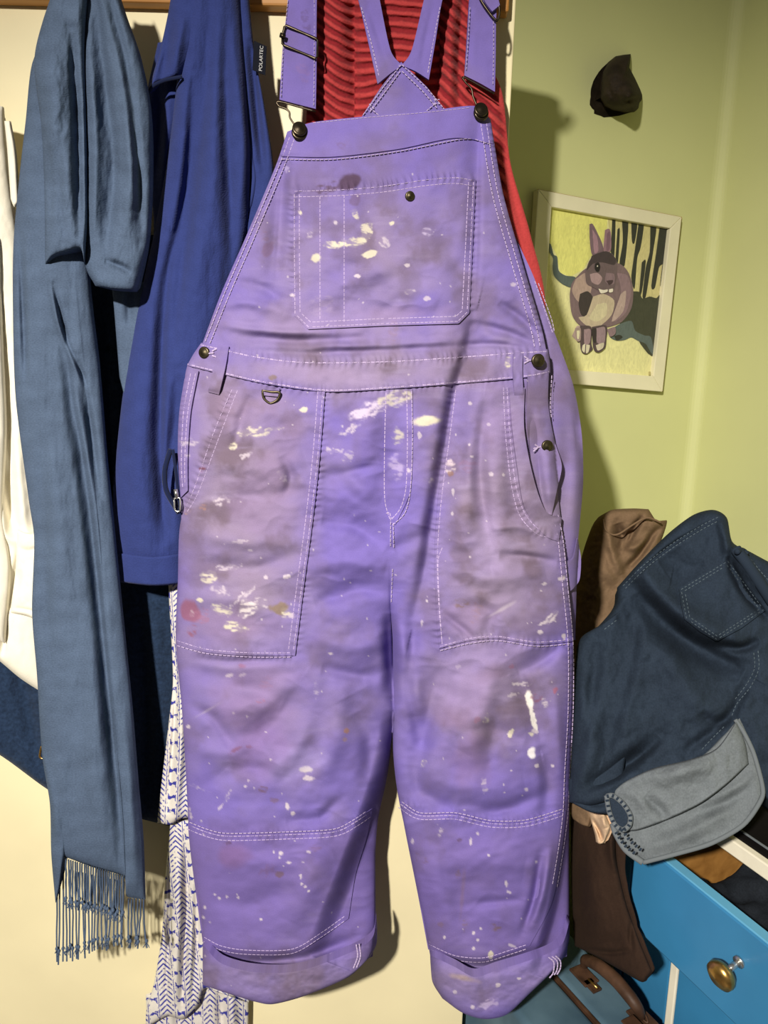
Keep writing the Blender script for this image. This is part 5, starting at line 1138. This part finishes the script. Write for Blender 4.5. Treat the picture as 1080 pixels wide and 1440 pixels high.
cloth('cloth_end', [(826, 1138), (830, 1152), (836, 1172), (838, 1184)], [(852, 1146), (857, 1158), (858, 1166), (849, 1186)], [(826, 1138), (842, 1142), (852, 1146)], [(838, 1184), (843, 1187), (849, 1186)], BP2, M['beige'], bg_, 0.010, 0.004, [([(832, 1150), (842, 1168), (848, 1184)], 3, -0.005), ([(846, 1148), (852, 1165)], 4, 0.003)], 0.004, (10, 14), 40, 50)
cloth('cuff', [(800, 1128), (801, 1140), (806, 1152)], [(828, 1138), (831, 1150), (828, 1163)], [(800, 1128), (815, 1132), (828, 1138)], [(806, 1152), (818, 1160), (828, 1163)], BP2, M['taupe'], bg_, 0.008, 0.004, [], 0.003, (10, 14), 30, 30)

# ------------------------------------------------------------------ taupe garment
tp = thing('taupe_trousers', 'crumpled taupe trousers heaped between the green wall and the dark jeans', 'trousers')
TP = (np.array([0.36, 1.30, 1.0]), np.array([-0.15, -0.97, 0.18]) / np.linalg.norm([-0.15, -0.97, 0.18]))
cloth('seat', [(846, 726), (834, 740), (822, 770), (812, 810), (806, 860), (800, 960)], [(912, 716), (926, 736), (938, 732), (930, 760), (900, 830), (890, 960)], [(846, 726), (862, 717), (890, 715), (912, 716)], [(800, 960), (850, 965), (890, 960)], TP, M['taupe'], tp, 0.040, 0.05,
      [([(852, 735), (862, 780), (874, 810)], 7, 0.010), ([(868, 735), (876, 760), (872, 775)], 6, -0.012), ([(880, 800), (900, 780), (920, 750), (932, 740)], 5, -0.014), ([(905, 724), (890, 750), (878, 772)], 4, -0.010), ([(860, 752), (880, 752), (900, 730)], 4, -0.008), ([(872, 760), (890, 770), (915, 755)], 6, 0.008), ([(840, 760), (850, 800), (870, 820)], 10, 0.006)], 0.014, (26, 26), 110, 160)
wx, wy = coons([(852, 735), (868, 730)], [(905, 735), (912, 722)], [(852, 735), (880, 742), (905, 735)], [(868, 730), (890, 722), (912, 722)], 30, 12)
tube('waistband_edge', on_plane(np.array([848., 852, 862, 872, 890, 910, 930]), np.array([730., 745, 752, 750, 738, 728, 735]), TP, np.array([0.045, .05, .045, .045, .05, .048, .04])), 0.0018, M['taupe'], tp)

# ------------------------------------------------------------------ jeans
jn = thing('denim_jeans', 'dark blue jeans piled on the chest with one leg turned inside out', 'jeans')
nj = np.array([-0.20, -0.90, 0.40]); nj /= np.linalg.norm(nj)
JB = O + cf * 0.10; JB[2] = 0.84
JP = (JB, nj)
JF = [([(880, 815), (920, 860), (965, 900), (1010, 925), (1050, 948)], 14, -0.030, 1.5), ([(890, 790), (940, 850), (1000, 890), (1060, 900)], 20, 0.018), ([(872, 840), (890, 880), (880, 960), (850, 1060)], 12, -0.016, 1.8),
      ([(895, 880), (880, 960), (868, 1040)], 18, 0.012), ([(920, 900), (960, 960), (1000, 1010)], 24, 0.010), ([(1050, 960), (1030, 1000), (1000, 1030), (960, 1060)], 8, -0.008), ([(930, 1035), (900, 1062), (860, 1090), (820, 1110)], 8, -0.020, 1.6), ([(985, 1000), (1000, 1015), (1030, 1012)], 8, -0.006),
      ([(1028, 760), (1050, 800), (1085, 850)], 8, 0.010), ([(1022, 780), (1045, 830), (1080, 870)], 5, -0.016), ([(1012, 730), (1020, 760), (1024, 800)], 7, 0.010), ([(930, 800), (950, 790), (970, 820)], 22, -0.010), ([(870, 830), (940, 770), (1010, 728)], 3.0, -0.004), ([(1070, 900), (1040, 912), (1000, 905)], 7, -0.012),
      ([(815, 960), (830, 1040), (812, 1110)], 14, 0.010), ([(840, 900), (835, 960), (822, 1040)], 10, -0.010)]
cloth('seat', [(868, 826), (866, 850), (842, 880), (813, 905), (806, 1000), (804, 1060), (800, 1128)], [(1120, 808), (1120, 950), (1120, 1170)],
      [(868, 826), (900, 790), (940, 750), (975, 724), (1003, 717), (1022, 728), (1030, 762), (1055, 776), (1085, 792), (1120, 808)], [(800, 1128), (830, 1134), (870, 1122), (910, 1100), (970, 1095), (1040, 1075), (1078, 1125), (1120, 1170)], JP, M['jeans'], jn, 0.05, 0.14, JF, 0.022, (60, 50), 230, 260, None, 6.0, 0.3)
def D_jn(px, py):
    return folds(np.asarray(px, float), np.asarray(py, float), JF) + 0.05
# pocket rides on the seat surface: take the front depth from the mesh just built
seat = [c for c in jn.children if c.name.startswith('seat')][0]
from mathutils.bvhtree import BVHTree
def bvh_of(ob):
    me_ = ob.data; co = np.zeros(len(me_.vertices) * 3); me_.vertices.foreach_get('co', co)
    return BVHTree.FromPolygons(co.reshape(-1, 3).tolist(), [tuple(p.vertices) for p in me_.polygons])
SB = bvh_of(seat)
def D_on(bvh, pl, dflt=0.04):
    def f(px, py):
        px = np.asarray(px, float); py = np.asarray(py, float); d = ray(px, py).reshape(-1, 3); out = np.zeros(len(d))
        for i, v in enumerate(d):
            h = bvh.ray_cast(Vector(C), Vector(v / np.linalg.norm(v)))
            out[i] = dflt if h[0] is None else float(np.dot(np.array(h[0]) - pl[0], pl[1]))
        return out.reshape(px.shape)
    return f
DJ = D_on(SB, JP)
ppx, ppy = disc([(955, 828), (990, 807), (1024, 786), (1050, 822), (1077, 858), (1042, 884), (1008, 902), (984, 888), (963, 871), (958, 850)], 24, 80, (1012, 848))
DD = DJ(ppx, ppy)
pkt = slab('back_pocket', ppx, ppy, JP, DD + 0.005, DD + 0.0005, M['jeans'], jn, None, 4)
PB = bvh_of(pkt)
pp5 = [(955, 828), (1024, 786), (1077, 858), (1008, 902), (963, 871), (955, 828)]
cc = np.array([1012.0, 848.0]); pl5 = []
for f_ in (0.95, 0.86):
    for i in range(5):
        a_ = cc + (np.array(pp5[i], float) - cc) * f_; b_ = cc + (np.array(pp5[i + 1], float) - cc) * f_; pl5.append(straight(a_, b_, 5))
stitch('pocket_stitching', pl5, JP, D_on(PB, JP), M['jean_thread'], pkt, 3.2, 2.6, 1.3, 0.0012)
yk = [(876, 824), (905, 795), (945, 765), (985, 740), (1012, 726)]
stitch('seam_stitching', [yk, par(yk, 5), [(1066, 915), (1067, 940), (1056, 965), (1036, 990), (1028, 1010)], [(1060, 918), (1061, 940), (1050, 962), (1030, 988)], [(1040, 790), (1060, 815), (1084, 846)], [(1052, 782), (1070, 804), (1086, 822)], [(1018, 1022), (1000, 1040), (985, 1056)], [(850, 885), (870, 870)]], JP, DJ, M['jean_thread'], jn, 3.4, 2.4, 1.3, 0.0015)
# belt loop and waistband edge
wv = [(1034, 772), (1050, 792), (1070, 822), (1095, 860)]
P_ = np.asarray(wv, float); tube('waistband', on_plane(P_[:, 0], P_[:, 1], JP, DJ(P_[:, 0], P_[:, 1]) + 0.004), 0.008, M['jeans'], jn, 10)
P_ = np.array([(1036, 776), (1044, 774), (1051, 780)], float); tube('belt_loop', on_plane(P_[:, 0], P_[:, 1], JP, DJ(P_[:, 0], P_[:, 1]) + 0.016), 0.004, M['jeans'], jn, 8)
# leg turned inside out, hanging over the drawer
nl = np.array([-0.75, -0.62, 0.22]); nl /= np.linalg.norm(nl)
lp0 = O + cf * (dO + 0.055); lp0[2] = 0.85
LP = (lp0, np.array([-0.42, -0.80, 0.42]) / np.linalg.norm([-0.42, -0.80, 0.42]))
LP2 = (lp0 + LP[1] * 0.012, LP[1])
cloth('inside_leg_under', [(862, 1140), (864, 1168), (880, 1194), (904, 1213)], [(1040, 1010), (1056, 1045), (1070, 1090), (1073, 1118)], [(862, 1140), (920, 1110), (990, 1060), (1040, 1010)], [(904, 1213), (950, 1201), (1000, 1186), (1045, 1160), (1073, 1118)], LP, M['jeans_in'], jn, 0.012, 0.008,
      [([(900, 1195), (960, 1175), (1030, 1140)], 12, 0.006), ([(960, 1150), (1020, 1130), (1060, 1100)], 8, -0.004), ([(1000, 1125), (1040, 1105), (1060, 1085)], 8, 0.004)], 0.006, (26, 26), 130, 90)
cloth('inside_leg_upper', [(853, 1120), (858, 1140), (870, 1166)], [(1036, 1014), (1048, 1044), (1053, 1074)], [(853, 1120), (880, 1098), (920, 1080), (970, 1068), (1008, 1052), (1036, 1014)], [(870, 1166), (895, 1168), (940, 1152), (985, 1130), (1020, 1104), (1052, 1074)], LP2, M['jeans_in'], jn, 0.028, 0.010,
      [([(900, 1100), (960, 1085), (1010, 1070)], 14, 0.008), ([(905, 1120), (930, 1140), (935, 1155)], 7, -0.005), ([(870, 1110), (900, 1125), (910, 1150)], 8, 0.003)], 0.008, (24, 24), 140, 80)
def lw(name, pts, pl, D, r, mat, par_): 
    P = np.asarray(pts, float); return tube(name, on_plane(P[:, 0], P[:, 1], pl, np.zeros(len(P)) + D), r, M[mat], par_, 8)
lw('hem_edge', [(862, 1158), (866, 1172), (880, 1195), (904, 1213)], LP, 0.012, 0.0045, 'jeans_in', jn)
lw('seam_edge', [(904, 1213), (950, 1201), (1000, 1186), (1045, 1160), (1070, 1125), (1072, 1105), (1060, 1060), (1046, 1030), (1034, 1012)], LP, 0.012, 0.0030, 'jeans_in', jn)
# open hem: a ring with its dark inside
hem = [(853, 1120), (862, 1119), (876, 1130), (886, 1146), (885, 1160), (876, 1167), (865, 1160), (857, 1142)]
P_ = np.asarray(hem, float)
hx_, hy_ = disc(hem, 8, 48)
slab('hem_inside', hx_, hy_, LP2, np.zeros_like(hx_) + 0.026, np.zeros_like(hx_) + 0.018, M['jeans'], jn, None, 3)
tube('hem_ring', on_plane(P_[:, 0], P_[:, 1], LP2, np.zeros(len(P_)) + 0.028), 0.0036, M['jeans_in'], jn, 8, True, 6, True)
hr = np.vstack([P_, P_[:1]])
stitch('hem_stitching', [hr, [(866, 1170), (878, 1188), (900, 1206)], [(874, 1166), (888, 1184), (910, 1202)]], LP2, lambda x, y: x * 0 + 0.0325, M['jeans'], jn, 3, 4.5, 5.0, 0.001)
# dark leg end below the pile
cloth('lower_leg', [(800, 1095), (800, 1115), (806, 1130)], [(880, 1062), (872, 1110), (855, 1145)], [(800, 1095), (840, 1090), (880, 1062)], [(806, 1130), (830, 1142), (855, 1145)], (lp0 + LP[1] * 0.002, LP[1]), M['jeans'], jn, 0.014, 0.02, [([(815, 1120), (840, 1130), (860, 1125)], 5, -0.004)], 0.006, (20, 20), 60, 50)
